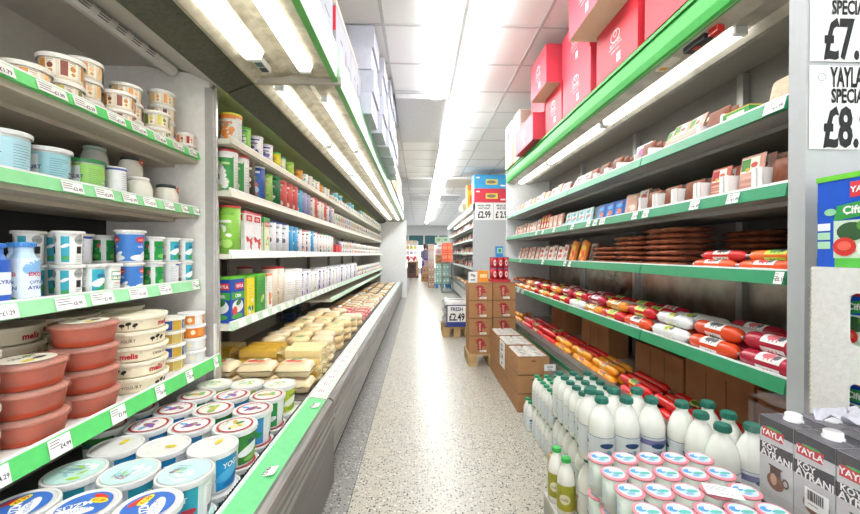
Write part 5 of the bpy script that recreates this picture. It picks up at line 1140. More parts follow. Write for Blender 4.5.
for i, (a, b_) in enumerate(((1.22, 1.66), (1.68, 2.12), (2.14, 2.62), (3.0, 3.5), (3.9, 4.3))):
    m = MB(); m.box(1.50, 1.66, a, b_, zz(-.829), zz(-.60 + .02 * (i % 2)), card)
    for q in (.35, .65): m.box(1.498, 1.50, a + (b_ - a) * q - .001, a + (b_ - a) * q + .001, zz(-.82), zz(-.62), mat('6A4530'))
    tag(m.build('cardboard_box'), 'brown cardboard box standing behind the rolls, %s along the bottom tray' % ['first', 'second', 'third', 'fourth', 'fifth'][i], 'box', 'cardboard boxes behind the bottom tray')

# ================================================================== boxes on the canopies
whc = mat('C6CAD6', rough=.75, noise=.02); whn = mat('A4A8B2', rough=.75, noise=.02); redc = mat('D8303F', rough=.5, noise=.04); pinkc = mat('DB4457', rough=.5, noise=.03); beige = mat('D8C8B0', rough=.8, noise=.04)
def carton(name, label, x0, x1, y0, y1, z0, z1, m, group, art=None, under=None, top_m=None, tape=True, cat='box'):
    cx, cy = (x0 + x1) / 2, (y0 + y1) / 2; k = MB(); e = .0
    a, b_, c_ = (x1 - x0) / 2, (y1 - y0) / 2, z1 - z0
    k.box(-a, a, -b_, b_, 0, c_, m)
    if under: k.rect(lambda u, t, off: (u, t, -off), -a, a, -b_, b_, under, .0008, nu=1)
    # flap seams and tape
    if tape:
        tm = mat('C9B9A0', rough=.4); k.rect(top(c_), -a, a, -.025, .025, tm, .0008, nu=1)
        k.rect(lambda u, t, off: (u, t, -off), -.002, .002, -b_, b_, 'A08F78', .0012, nu=1)
        for q in (0, 1): k.rect(front(-b_), -.02, .02, c_ - .05, c_, tm, .0008, nu=1)
    if art: art(k, a, b_, c_)
    o = k.build(name, None, (cx, cy, z0)); tag(o, label, cat, group); return o
def art_red(sg):
    def f(k, a, b_, c_):
        sf = side_x(sg * a, sg); wm = 'F4E4E4'
        k.ell(sf, 0, c_ * .62, .055, .035, wm, .001, inner=.86); k.ell(sf, 0, c_ * .66, .022, .018, wm, .001, inner=.7, n=12); k.text(sf, 'BUTCHER', 0, c_ * .50, .028, wm, .001, rot=.0)
        k.rect(sf, -.075, .075, c_ * .43, c_ * .44, wm, .001, nu=1); k.text(sf, 'quality meats', 0, c_ * .36, .018, wm, .001); k.rect(sf, .02, .06, c_ * .10, c_ * .26, 'F6F2F2', .001, nu=1)
        g = front(-b_); k.ell(g, a * .35, c_ * .28, .03, .022, wm, .001, inner=.6, n=12); k.ell(g, a * .0, c_ * .24, .018, .018, wm, .001, inner=.6, n=10)
    return f
gb = 'cartons on top of the meat chiller'; Zt = zz(1.111)
A = art_red(-1)
def rb(label, x0, x1, y0, y1, lvl, m=redc, under=None, art=A, h_=.32): return carton('carton', label, x0, x1, y0, y1, Zt + lvl * .321, Zt + lvl * .321 + h_, m, gb, art, under)
rb('red carton low on the meat chiller above the switch box', 1.175, 1.6, 1.55, 1.98, 0, art=None)
rb('red carton low on the meat chiller nearest the end panel', 1.175, 1.6, 1.16, 1.54, 0, art=None)
rb('red printed carton low on meat chiller, under the overhanging one', 1.178, 1.62, 2.05, 2.53, 0)
rb('red carton with beige underside overhanging the canopy, nearer one', 1.01, 1.50, 2.10, 2.58, 1, pinkc, beige)
rb('pinkish red lower carton past the overhanging red one', 1.178, 1.62, 2.62, 3.13, 0, pinkc)
rb('pinkish red upper carton past the overhanging red one', 1.178, 1.62, 2.64, 3.15, 1, pinkc)
rb('dark pink lower carton under the smaller overhanging red box', 1.178, 1.62, 3.16, 3.56, 0, redc)
rb('smaller overhanging red carton with beige underside', 1.06, 1.45, 3.19, 3.63, 1, pinkc, beige)
rb('pink carton standing low with grey side, before the pale cartons', 1.10, 1.5, 3.70, 4.38, 0, pinkc, None, A, .26)
o = rb('upper pinkish carton behind the smaller overhanging red one', 1.2, 1.55, 3.66, 4.1, .81, pinkc, None, None, .28)
def art_sm(c):
    def f(k, a, b_, c_):
        sf = side_x(-a, -1); k.rect(sf, -b_ * .3, b_ * .3, c_ * .3, c_ * .6, c, .001, nu=1); k.rect(sf, -b_ * .1, b_ * .15, c_ * .65, c_ * .75, '4A4A4A', .001, nu=1)
        k.rect(front(-b_), -a * .9, -a * .2, c_ * .4, c_ * .95, c, .001, nu=1)
    return f
for i, (x0, y0, y1, z0, h_, cc, ac, lb) in enumerate(((1.16, 4.42, 4.70, 0, .30, 'DCCDB8', 'B8A48C', 'beige lower carton after the pink one'), (1.16, 4.42, 4.70, .302, .26, 'ECE6DC', 'C8B8A8', 'cream upper carton after the pink one'),
                                    (1.15, 4.72, 5.10, 0, .26, 'D8C2A4', 'A88A6A', 'tan lower carton at the end of the meat chiller top'), (1.15, 4.72, 5.10, .262, .28, 'F0EEE8', 'D83A2E', 'white carton with red corner at the end of meat chiller'))):
    carton('carton', lb, x0, x0 + .35, y0, y1, Zt + z0, Zt + z0 + h_, mat(cc, rough=.75), gb, art_sm(ac))
# left canopy
Zl = zz(1.121); gl = 'cartons on top of the left chillers'
def art_w(c=None):
    def f(k, a, b_, c_):
        sf = side_x(a, 1)
        k.rect(sf, -b_, b_, c_ * .93, c_ * .95, '5A4038', .001, nu=1); k.rect(sf, -b_ * .5, -b_ * .2, c_ * .45, c_ * .5, '3A3036', .0012, nu=1); k.rect(sf, b_ * .2, b_ * .3, c_ * .2, c_ * .55, '4A4048', .0012, nu=1); k.rect(sf, b_ * .5, b_ * .8, c_ * .3, c_ * .34, '4A4048', .0012, nu=1)
        if c: k.rect(front(-b_), a * .55, a * .999, c_ * .45, c_ * .95, c, .001, nu=1)
    return f
def art_plain(k, a, b_, c_):
    sf = side_x(a, 1); k.rect(sf, -b_ * .999, b_ * .999, c_ * .485, c_ * .5, 'B8BCC8', .001, nu=1); k.ell(sf, 0, c_ * .7, .03, .012, '9AA0B0', .0012, n=10)
    g = front(-b_); k.rect(g, -a, a, 0, c_ * .018, '8A90A0', .001, nu=1); k.rect(g, -.012, .012, c_ * .02, c_ * .98, 'AEB3C0', .001, nu=1); k.rect(sf, -b_, b_, 0, c_ * .02, '8A90A0', .001, nu=1)
def lb_(label, y0, y1, z0, z1, m, art, x1=-.46, w_=.42): return carton('carton', label, x1 - w_, x1, y0, y1, Zl + z0, Zl + z1, m, gl, art, tape=False)
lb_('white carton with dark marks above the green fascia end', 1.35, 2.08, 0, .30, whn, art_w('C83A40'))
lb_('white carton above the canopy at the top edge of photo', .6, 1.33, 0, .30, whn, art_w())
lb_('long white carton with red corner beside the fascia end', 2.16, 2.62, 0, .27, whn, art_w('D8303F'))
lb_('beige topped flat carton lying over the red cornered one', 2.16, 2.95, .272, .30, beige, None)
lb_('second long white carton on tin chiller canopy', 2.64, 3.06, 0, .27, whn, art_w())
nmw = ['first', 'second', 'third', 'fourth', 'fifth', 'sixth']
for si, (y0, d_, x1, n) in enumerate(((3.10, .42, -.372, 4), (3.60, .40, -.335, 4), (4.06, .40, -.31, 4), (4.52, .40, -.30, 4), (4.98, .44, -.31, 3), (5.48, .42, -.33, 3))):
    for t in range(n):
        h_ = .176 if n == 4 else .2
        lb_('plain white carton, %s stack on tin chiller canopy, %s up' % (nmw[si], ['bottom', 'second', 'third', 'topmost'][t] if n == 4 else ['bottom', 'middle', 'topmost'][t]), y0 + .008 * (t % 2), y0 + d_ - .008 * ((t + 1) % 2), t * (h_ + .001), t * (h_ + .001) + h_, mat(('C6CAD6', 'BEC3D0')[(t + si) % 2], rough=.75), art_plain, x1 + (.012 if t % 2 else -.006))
for i, (y0, y1, z0, z1, m_, t_) in enumerate(((5.95, 6.7, 0, .3, beige, 'lower'), (5.95, 6.6, .302, .56, beige, 'upper'), (6.75, 7.5, 0, .28, mat('B89C78', rough=.8), 'lower'), (6.8, 7.5, .282, .52, beige, 'upper'), (7.6, 8.4, 0, .3, whc, 'lower'), (7.6, 8.3, .302, .58, mat('E4D8C4', rough=.8), 'upper'), (8.5, 9.4, 0, .3, beige, 'lower'), (8.5, 9.3, .302, .6, beige, 'upper'), (9.5, 10.5, 0, .35, whc, 'only'))):
    lb_('%s carton of the %s distant pair on tin chiller canopy' % (t_, nmw[i // 2]) if t_ != 'only' else 'last single white carton on tin chiller canopy', y0, y1, z0, z1, m_, art_sm('9A8468') if False else None, -.42)

# ================================================================== milk, cups, ayran at the right
wood = mat('C0A070', rough=.8, noise=.15, scale=12)
def pallet(label, x0, x1, y0, y1, h_=.13, m_=None, name='pallet'):
    m_ = m_ or wood; o = empty(name, ((x0 + x1) / 2, (y0 + y1) / 2, 0)); X, Y = o.location.x, o.location.y
    n = max(3, int((y1 - y0) / .14)); sw = (y1 - y0) / n
    for i in range(n):
        k = MB(); k.box(x0 - X, x1 - X, y0 - Y + i * sw + .008, y0 - Y + (i + 1) * sw - .008, h_ - .022, h_, m_); k.build('deck_board', o)
    for x in (x0, (x0 + x1) / 2 - .05, x1 - .1):
        for y in (y0, y1 - .12):
            k = MB(); k.box(x - X, x + .1 - X, y - Y, y + .12 - Y, .018, h_ - .04, m_); k.build('block', o)
        k = MB(); k.box(x - X, x + .1 - X, y0 - Y, y1 - Y, 0, .018, m_); k.box(x - X, x + .1 - X, y0 - Y, y1 - Y, h_ - .04, h_ - .022, m_); k.build('stringer', o)
    tag(o, label, 'pallet'); return o
milkm = mat('F0F1EA', rough=.22, noise=.02); capm = mat('2B7464', rough=.35)
def d_milk(c, c2='2F7FA0'):
    def f(k, sf, r, h):
        k.rect(sf, -r * 3.14, r * 3.14, h * .10, h * .50, 'DCE2E4', .0005); k.rect(sf, -r * 3.14, r * 3.14, h * .5, h * .507, c, .0009); k.rect(sf, -r * 3.14, r * 3.14, h * .40, h * .47, c, .0008) if c == '7A78A8' else None
        for a in (-2.1 * r, 0, 2.1 * r):
            k.ell(sf, a, h * .40, r * .55, h * .035, '2A4A78', .0014, n=14); k.text(sf, 'milk', a, h * .31, r * .5, c2, .0014, bold=.02); k.lines(sf, a - r * .5, a + r * .5, h * .24, 4, h * .03, '8A92A0', .0014, .001, rnd); k.ell(sf, a + r * .3, h * .15, r * .35, h * .03, '3FA85A', .0013, n=8)
    return f
K_m2 = Kind('milk_bottle', 'milk bottle', 'big green capped milk bottle', bottle_milk(.0485, .285, milkm, capm, d_milk('4A5A88'), neck=.40, shoulder=.60))
K_m2v = Kind('milk_bottle', 'milk bottle', 'violet banded big milk bottle', bottle_milk(.0485, .285, milkm, capm, d_milk('7A78A8', '6A68A0'), neck=.40, shoulder=.60))
K_m1 = Kind('milk_bottle', 'milk bottle', 'slim milk bottle', bottle_milk(.0385, .247, milkm, capm, d_milk('4A9A78'), neck=.42, shoulder=.61, n=18))
K_m5 = Kind('milk_bottle', 'milk bottle', 'small milk bottle', bottle_milk(.032, .208, milkm, mat('2F9A70', rough=.35), d_milk('6A6A98'), neck=.44, shoulder=.60, n=14))
K_my = Kind('milk_bottle', 'milk bottle', 'olive labelled milk bottle', bottle_milk(.0385, .247, milkm, mat('3FB858', rough=.35), lambda k, sf, r, h: (k.rect(sf, -r * 3.14, r * 3.14, h * .12, h * .56, 'A8A838', .0008), [k.ell(sf, a, h * .32, r * .6, h * .09, 'E8E6C8', .0014) for a in (-2 * r, 0, 2 * r)], k.text(sf, 'milk', 0, h * .32, .02, '3F7A34', .002)), neck=.42, shoulder=.61, n=18))
pallet('low wooden pallet under the big milk bottles and cup trays', .46, 1.06, .45, 1.64, .118)
pallet('low wooden pallet under the slim milk bottles', .75, 1.10, 1.72, 2.22, .092)
wo = ['one', 'two', 'three', 'four', 'five', 'six', 'seven', 'eight', 'nine', 'ten']
def pack(kk, xs, ys, z0, dz, n, place, group, skip=None, xoff=0):
    for li in range(n):
        for yi, y in enumerate(ys):
            for xi, x in enumerate(xs):
                if skip and skip(xi, yi, li): continue
                kk_ = kk[(xi + yi) % len(kk)] if isinstance(kk, list) else kk
                kk_.place(x, y, z0 - H + li * dz, 0, place, words='row %s, %s%s' % (wo[yi], ['aisle side', 'second in', 'third in', 'fourth in', 'fifth in'][xi], (', lower tier' if li == 0 else ', upper tier') if n > 1 else ''), group=group)
pack([K_m2, K_m2, K_m2v], [.715, .812, .91], [1.505, 1.605], .119, .286, 2, 'in the three wide pack', 'big milk bottles', lambda a, b, c: c == 0 and (a == 1 and b == 1))
pack([K_m2, K_m2v], [1.0, 1.098], [1.265, 1.363, 1.461], .119, .286, 2, 'in pack by the chiller', 'big milk bottles')
pack(K_m2, [.812, .91], [1.365], .119, .286, 1, 'behind the cup trays', 'big milk bottles')
pack(K_m1, [.79, .868, .946], [1.85, 1.928, 2.006, 2.084, 2.162], .093, .248, 2, 'in the slim bottle stack', 'slim milk bottles')
pack(K_m5, [.81, .875, .94, 1.005], [2.31, 2.376, 2.442, 2.508, 2.574, 2.64], .0, .21, 2, 'in the small bottle stack', 'small milk bottles', lambda a, b, c: c == 0 and 0 < a < 3)
pack(K_m5, [.79], [2.72, 2.79], .0, .21, 1, 'below the cardboard cartons', 'small milk bottles')
K_my.place(.655, 1.70, .119 - H - .119, R(-30), 'on the floor side of the pallets', group='olive label milk bottles', words='farther one') if False else None
for i, (x, y) in enumerate(((.640, 1.785), (.650, 1.695))):
    if i < 2: K_my.place(x, y, .34 - .238 - H if False else .105 - H, R(-30), 'standing low in front of the pallets', group='olive label milk bottles', words=('farther one', 'closer one')[i])
k = MB(); k.box(.60, .70, 1.645, 1.83, 0, .104, mat('C8C6BE')); k.rect(side_x(.60, -1), -1.82, -1.66, .02, .08, 'B8B6AE', .001); tag(k.build('plastic_crate'), 'low grey crate under the two olive label milk bottles', 'crate')
# cup packs: clear cups with pink rimmed foil lids
def cup_small():
    k = MB(); k.lathe([(.024, 0), (.029, .088)], 16, mat('DDE6DC', rough=.25)); sf = lambda u, t, off: ((.0255 + .003 * t / .088 + off) * math.sin(u / .027), -(.0255 + .003 * t / .088 + off) * math.cos(u / .027), t)
    for a in (-.08, -.04, 0, .04, .08): k.rect(sf, a - .008, a + .008, .02, .07, ('2F9AA8', 'D8E0E4', '3FA8C8', 'E8ECE8', '2F9AA8')[int((a + .08) / .04)], .0012)
    L = MB(); L.lathe([(.0315, .088), (.0325, .091), (.030, .0925), (.028, .0925)], 20, mat('E08490', rough=.35), cap0=True); t = top(.0927); rg = random.Random(2)
    L.ell(t, 0, 0, .0255, .0255, 'C4D6E4', .0002); L.ell(t, -.012, .006, .011, .009, '4F98DC', .0005, n=10); L.ell(t, .008, -.004, .014, .006, '5AB0A4', .0007, n=10); L.ell(t, .002, .010, .013, .005, 'F6F6F8', .0009, n=10, rot=.4); L.ell(t, -.004, -.014, .010, .005, '88AEDC', .0011, n=8)
    return [('cup', k), ('foil_lid', L)]
K_cs = Kind('yogurt_cup', 'yogurt cup', 'pink rimmed small yogurt cup', cup_small())
xs = [.487 + .0665 * i for i in range(5)]; ys = [1.03 - .072 * i for i in range(7)]
for li in range(6):
    for yi, y in enumerate(ys):
        for xi, x in enumerate(xs):
            if li < 5 and not (xi in (0, 4) or yi in (0, 6)): continue
            if li < 3 and 0 < xi and yi < 6: continue
            K_cs.place(x, y, .119 - H + li * .0985 + (.0 if li < 5 else .0), R(-30 * 0), 'in the cup stack', words='row %s, %s%s' % (wo[yi], ['aisle column', 'second column', 'third column', 'fourth column', 'fifth column'][xi], ', top tray' if li == 5 else ', tray %s down' % wo[4 - li]), group='small foil lidded yogurt cups')
m = MB(); traym = mat('CFC8BE', rough=.7)
for li in range(5):
    k = MB(); z = .119 + (li + 1) * .0985 - .005
    k.box(xs[0] - .015, xs[-1] + .015, ys[-1] - .015, ys[0] + .015, z, z + .0045, traym)
    tag(k.build('cardboard_sheet'), 'thin cardboard sheet under cup tray %s from the top of the stack' % ['six', 'five', 'four', 'three', 'two'][0 + li] if False else 'thin cardboard sheet below %s cup tray in the stack' % ['the second lowest', 'the third lowest', 'the fourth lowest', 'the second highest', 'the highest'][li], 'cardboard sheet', 'sheets between the cup trays')
k = MB(); k.box(-.035, .035, -.022, .022, 0, .0008, paper); k.lines(top(.0008), -.03, .02, .012, 3, .006, '55555A', .002, .0004); k.text(top(.0008), '6 x 4', .005, -.012, .012, ink, .0005)
o = k.build('paper_ticket', None, (.685, .846, .119 + .592 + .003)); o.rotation_euler.z = R(-22); o.rotation_euler.x = 0; tag(o, 'small white paper ticket lying on the cup lids', 'ticket')
# ayran cartons
def ayran_carton():
    w_ = .0425; h_ = .235; k = MB(); k.box(-w_, w_, -w_, w_, 0, h_, mat('CFCED2', rough=.35)); dk = '34313A'
    for q in range(4):
        a = q * PI / 2
        def sf(u, t, off, a=a): x, y = u, -w_ - off; return (x * math.cos(a) - y * math.sin(a), x * math.sin(a) + y * math.cos(a), t)
        k.rect(sf, -w_, w_, h_ * .86, h_, dk, .0005, nu=1); k.poly(sf, [(-w_, h_ * .60), (w_, h_ * .60), (w_, h_ * .76), (-w_, h_ * .73)], dk, .0006)
        k.text(sf, 'KÖY', -w_ * .35, h_ * .705, .019, 'F4F4F4', .001, bold=.03); k.text(sf, 'AYRANI', .001, h_ * .635, .0225, 'F4F4F4', .001, bold=.03)
        k.poly(sf, [(-w_ * .88, h_ * .795), (w_ * .45, h_ * .80), (w_ * .5, h_ * .90), (-w_ * .85, h_ * .895)], 'D02A3A', .001); k.text(sf, 'YAYLA', -w_ * .2, h_ * .848, .019, 'FFFFFF', .0016, bold=.03); k.ell(sf, -w_ * .1, h_ * .905, w_ * .5, h_ * .012, '3FA84A', .0016, n=10)
        # copper jug picture
        k.ell(sf, 0, h_ * .38, w_ * .52, h_ * .085, '8A5A48', .001); k.ell(sf, -w_ * .1, h_ * .40, w_ * .2, h_ * .06, 'D8A890', .0014, n=10); k.rect(sf, -w_ * .32, w_ * .32, h_ * .44, h_ * .52, '5A4038', .0011, nu=1); k.rect(sf, -w_ * .42, w_ * .42, h_ * .52, h_ * .535, '3A2E2C', .0012, nu=1)
        k.ell(sf, w_ * .6, h_ * .42, w_ * .2, h_ * .05, '6A4A40', .0012, inner=.6, n=12)
        for i in range(5): k.rect(sf, -w_, w_, h_ * (.26 - i * .02), h_ * (.267 - i * .02), 'B8B2AE', .0008, nu=1)
        k.poly(sf, [(-w_, 0), (w_, 0), (w_, h_ * .06), (-w_, h_ * .13)], dk, .0009)
        for i in range(7): k.rect(sf, -w_ + i * w_ * .3, -w_ + i * w_ * .3 + .0012, h_ * .3, h_ * .58, 'D4D2D6', .0005, nu=1)
    k.rect(top(h_), -w_, w_, -w_, w_, '5A5760', .0006, nu=1); k.box(-w_ * .98, w_ * .98, -.002, .002, h_ + .0008, h_ + .003, mat('88868C'))
    L = MB(); L.lathe([(.019, h_), (.019, h_ + .004), (.0165, h_ + .005), (.0165, h_ + .016), (.014, h_ + .018)], 20, mat('F2F2F4', rough=.3)); 
    return [('carton', k), ('cap', L)]
K_ac = Kind('ayran_carton', 'carton', 'grey and white ayran carton', ayran_carton())
za = .617 - H
for xi, x in enumerate((.892, .982)):
    for yi, y in enumerate((.915, .827, .739, .651)):
        K_ac.place(x, y, za, R(-90), 'in the front pack', words='%s, %s' % (['aisle file', 'inner file'][xi], ['farthest', 'second', 'third', 'closest'][yi] + ' of four'), group='ayran cartons')
for li in range(2):
    for yi, y in enumerate((.915, .827, .739, .651)):
        K_ac.place(.892, y, .115 - H + li * .2545 - .0, R(-90), 'in the packs below', words='%s layer, %s' % (('bottom', 'second')[li], ['farthest', 'second', 'third', 'closest'][yi] + ' of four'), group='ayran cartons')
        K_ac.place(.982, y, .115 - H + li * .2545 - .0, R(-90), 'in the inner packs below', words='%s layer, %s' % (('bottom', 'second')[li], ['farthest', 'second', 'third', 'closest'][yi] + ' of four'), group='ayran cartons')
k = MB(); k.box(1.065, 1.085, .60, .965, .0, .112, mat('3A3A3C')); tag(k.build('plinth_crate'), 'dark low crate under the ayran cartons', 'crate')
# clear wrap round the top ayran pack, crumpled on top
def wrap_sheet():
    k = MB(); q = random.Random(4); x0, x1, y0, y1, z0, z1 = .8465, 1.0275, .603, .962, .625, .890
    n = 12
    fm_ = clearmat('pack_film', 'FFFFFF', .07, .08)
    def grid(fn, nu, nv):
        b_ = len(k.v)
        for j in range(nv + 1):
            for i in range(nu + 1): k.v.append(fn(i / nu, j / nv))
        for j in range(nv):
            for i in range(nu): a = b_ + j * (nu + 1) + i; k.f.append((a, a + 1, a + nu + 2, a + nu + 1)); k.m.append(k.mi(fm_)); k.sm.append(True)
    J = lambda s_: q.uniform(-s_, s_)
    grid(lambda u, v: (x0 - .002 + J(.0012), y0 + (y1 - y0) * u, z0 + (z1 - z0 - .012) * v), 14, 10)
    grid(lambda u, v: (x0 + (x1 - x0) * u, y0 + (y1 - y0) * v, z1 + J(.004)), 10, 18)
    return k
tag(wrap_sheet().build('shrink_film'), 'clear wrinkled shrink film over the top ayran carton pack', 'plastic film')
k = MB(); q = random.Random(8); n = 9; b_ = 0
for j in range(n + 1):
    for i in range(n + 1): k.v.append((.872 + .11 * i / n + .012 * math.sin(j * .9), .77 + .07 * j / n + .01 * math.sin(i), .900 + .007 * math.sin(i * 1.3 + j) + .006 * math.cos(j * 2.1 + i * .5)))
for j in range(n):
    for i in range(n): a = j * (n + 1) + i; k.f.append((a, a + 1, a + n + 2, a + n + 1)); k.m.append(k.mi(mat('B8B8C2', rough=.35))); k.sm.append(True)
tag(k.build('plastic_wrapper'), 'crumpled white wrapper lying across the ayran caps', 'wrapper')
k = MB(); sf = side_x(.8435, -1); k.rect(sf, -.815, -.765, .70, .745, 'F2F1F0', .0, nu=1); k.bars(sf, -.808, -.775, .718, .74, '33333A', .0006); k.lines(sf, -.808, -.772, .71, 1, .008, '55555A', .0015, .0006)
tag(k.build('barcode_sticker'), 'white barcode sticker on the film of the ayran pack', 'sticker')
# white trade boxes with cut-outs showing blue cheese tins
wb = mat('DCDBD9', rough=.85, noise=.04, scale=60, bump=.3); blue_t = mat('1F57C8', rough=.25)
def tin_big(): return rectpack(.155, .13, .245, blue_t, d_big, mat('6FCB3A', rough=.3), 44)
def d_big(k, sf, hw, h, rg):
    k.rect(sf, hw * .05, hw * .9, h * .74, h * .90, 'D82F3A', .001, nu=1); k.text(sf, 'YAYLA', hw * .48, h * .82, hw * .27, 'FFFFFF', .002, bold=.03)
    k.poly(sf, [(-hw * .45, h * .50), (hw, h * .56), (hw, h * .72), (-hw * .35, h * .66)], '2F9A48', .001); k.text(sf, 'Çiftlik', hw * .3, h * .61, hw * .36, 'FFFFFF', .002, bold=.03)
    k.rect(sf, -hw * .45, hw, h * .10, h * .50, 'C8DCC8', .0008, nu=1); k.ell(sf, hw * .1, h * .38, hw * .45, h * .10, '2F5A34', .0014); k.ell(sf, hw * .6, h * .44, hw * .35, h * .07, '5A9A3A', .0018)
    k.ell(sf, -hw * .1, h * .22, hw * .36, h * .10, 'D8352E', .002); k.ell(sf, -hw * .1, h * .23, hw * .22, h * .05, 'EC6A58', .0026, n=10); k.ell(sf, hw * .6, h * .2, hw * .35, h * .09, 'E8EEE8', .0022); k.rect(sf, -hw * .4, hw, 0, h * .10, '57B848', .0016, nu=1)
    k.ell(sf, -hw * .55, h * .60, hw * .2, h * .04, '8AC8A0', .002, n=12)
    for i in range(3): k.rect(sf, -hw * .97, -hw * .55, h * (.40 - .1 * i), h * (.48 - .1 * i), ('E8EEF4', 'A8D8B8', 'A8D8B8')[i], .0014, nu=1)
K_tb = Kind('white_cheese_tin', 'tin', 'big blue vegetable picture cheese tin', tin_big())
for bi in range(5):
    z0 = .072 + bi * .2286; z1 = z0 + .2278; ya, yb, xa, xb_ = .76, 1.045, 1.095, 1.44
    k = MB(); t = .006
    o = empty('trade_box', ((xa + xb_) / 2, (ya + yb) / 2, z0)); X, Y = o.location.x, o.location.y
    # aisle face with a rounded window
    c0, c1 = .80, .951; w0, w1 = z0 + .03, z0 + .165; r_ = .02; h_ = z1 - z0
    for (p, q_, u, v) in ((ya, yb, z0, w0), (ya, yb, w1, z1), (ya, c0, w0, w1), (c1, yb, w0, w1)): k.box(xa - X, xa + t - X, p - Y, q_ - Y, u - z0, v - z0, wb)
    for cy, cz, sy_, sz_ in ((c0, w0, 1, 1), (c1, w0, -1, 1), (c0, w1, 1, -1), (c1, w1, -1, -1)):
        arc = [(cy + sy_ * r_ * (1 - math.cos(R(a))), cz + sz_ * r_ * (1 - math.sin(R(a)))) for a in (0, 22, 45, 68, 90)]
        for p, q_ in zip(arc[:-1], arc[1:]):
            for xx in (xa, xa + t): k.face([(xx - X, cy - Y, cz - z0), (xx - X, p[0] - Y, p[1] - z0), (xx - X, q_[0] - Y, q_[1] - z0)], wb)
    k.box(xb_ - t - X, xb_ - X, ya - Y, yb - Y, 0, h_, wb); k.box(xa + t - X, xb_ - t - X, yb - t - Y, yb - Y, 0, h_, wb); k.box(xa + t - X, xb_ - t - X, ya - Y, ya + t - Y, 0, h_, wb)
    k.box(xa + t - X, xb_ - t - X, ya + t - Y, yb - t - Y, 0, t, wb); k.box(xa + t - X, xb_ - t - X, ya + t - Y, yb - t - Y, h_ - t, h_, wb)
    k.build('box_wall', o)
    e = MB(); yy = z0 + .005
    while yy < z1 - .004:
        e.box(xa - .002 - X, xa + .004 - X, yb - .002 - Y, yb + .0015 - Y, yy - z0, yy + .007 - z0, mat('B8A890', rough=.9)); yy += .013
    e.build('corrugated_edge', o)
    tag(o, 'white corrugated trade box with rounded window, %s of the stack by the grey panel' % ['bottom', 'second', 'middle', 'fourth', 'topmost'][bi], 'box', 'stacked white trade boxes')
    for yi in range(1 if bi < 3 else 2): pass
    for yy_ in (.832, .966):
        if bi >= 2: K_tb.place(1.175, yy_, z0 + t - H, R(-90), 'inside white trade box %s' % ['one', 'two', 'three', 'four', 'five'][bi], shift=False, sc=.82, words='%s one' % ('closer' if yy_ < .9 else 'farther'), look='blue cheese tin seen through the window')
k = MB(); k.box(1.09, 1.45, .75, 1.05, 0, .07, wood); tag(k.build('wooden_plinth'), 'low wooden base under the white trade boxes', 'pallet')
K_tb.place(1.175, .965, zz(0) - 2 * H + .072 + 5 * .2286, R(-90), 'standing on top of the white boxes', shift=False); K_tb.place(1.175, .805, zz(0) - 2 * H + .072 + 5 * .2286, R(-90), 'closer one on top of the white boxes', shift=False)
# price posters on the end panel
def poster(z0, z1, l1, l2, l3, label):
    k = MB(); g = front(1.128); x0, x1 = 1.172, 1.47; n = 12; b_ = len(k.v)
    for sd in (0, 1):
        for i in range(n + 1):
            for z in (z0, z1): k.v.append((x0 + (x1 - x0) * i / n, 1.1275 - .001 * sd - .0015 * abs(math.sin(i * .9)), z))
    pm = k.mi(paper)
    for sd in (0, 1):
        for i in range(n): a = sd * 2 * (n + 1) + i * 2; k.f.append((a, a + 2, a + 3, a + 1)); k.m.append(pm); k.sm.append(True)
    H_ = z1 - z0; g = front(1.1235); bk = '17181C'
    def L(tx, xl, zc, sz, xs_, bo):
        wd = glyphs(tx, bo)[2] * sz * xs_; k.text(g, tx, xl + wd / 2, zc, sz, bk, .0002, bold=bo, xs=xs_)
    L(l1, 1.232, z0 + H_ * .865, .082, .40, .03); L(l2, 1.236, z0 + H_ * .64, .058, .56, .03); L(l3, 1.212, z0 + H_ * .27, .165, .55, .03)
    k.ell(g, x0 + .035, z0 + H_ * .86, .014, .012, 'A8AAB0', .0002, inner=.8, n=14); k.rect(g, x0 + .018, x0 + .052, z0 + H_ * .79, z0 + H_ * .795, 'A8AAB0', .0002, nu=1)
    tag(k.build('price_poster'), label, 'poster', 'paper price posters on the grey end panel')
poster(zz(.315), zz(.565), 'YAYLA WHITE', 'SPECIAL', '£8.99', 'lower white paper price poster reading £8 on the grey panel')
poster(zz(.578), zz(.83), 'MORINGA', 'SPECIAL', '£7.99', 'upper white paper price poster reading £7 on the grey panel')

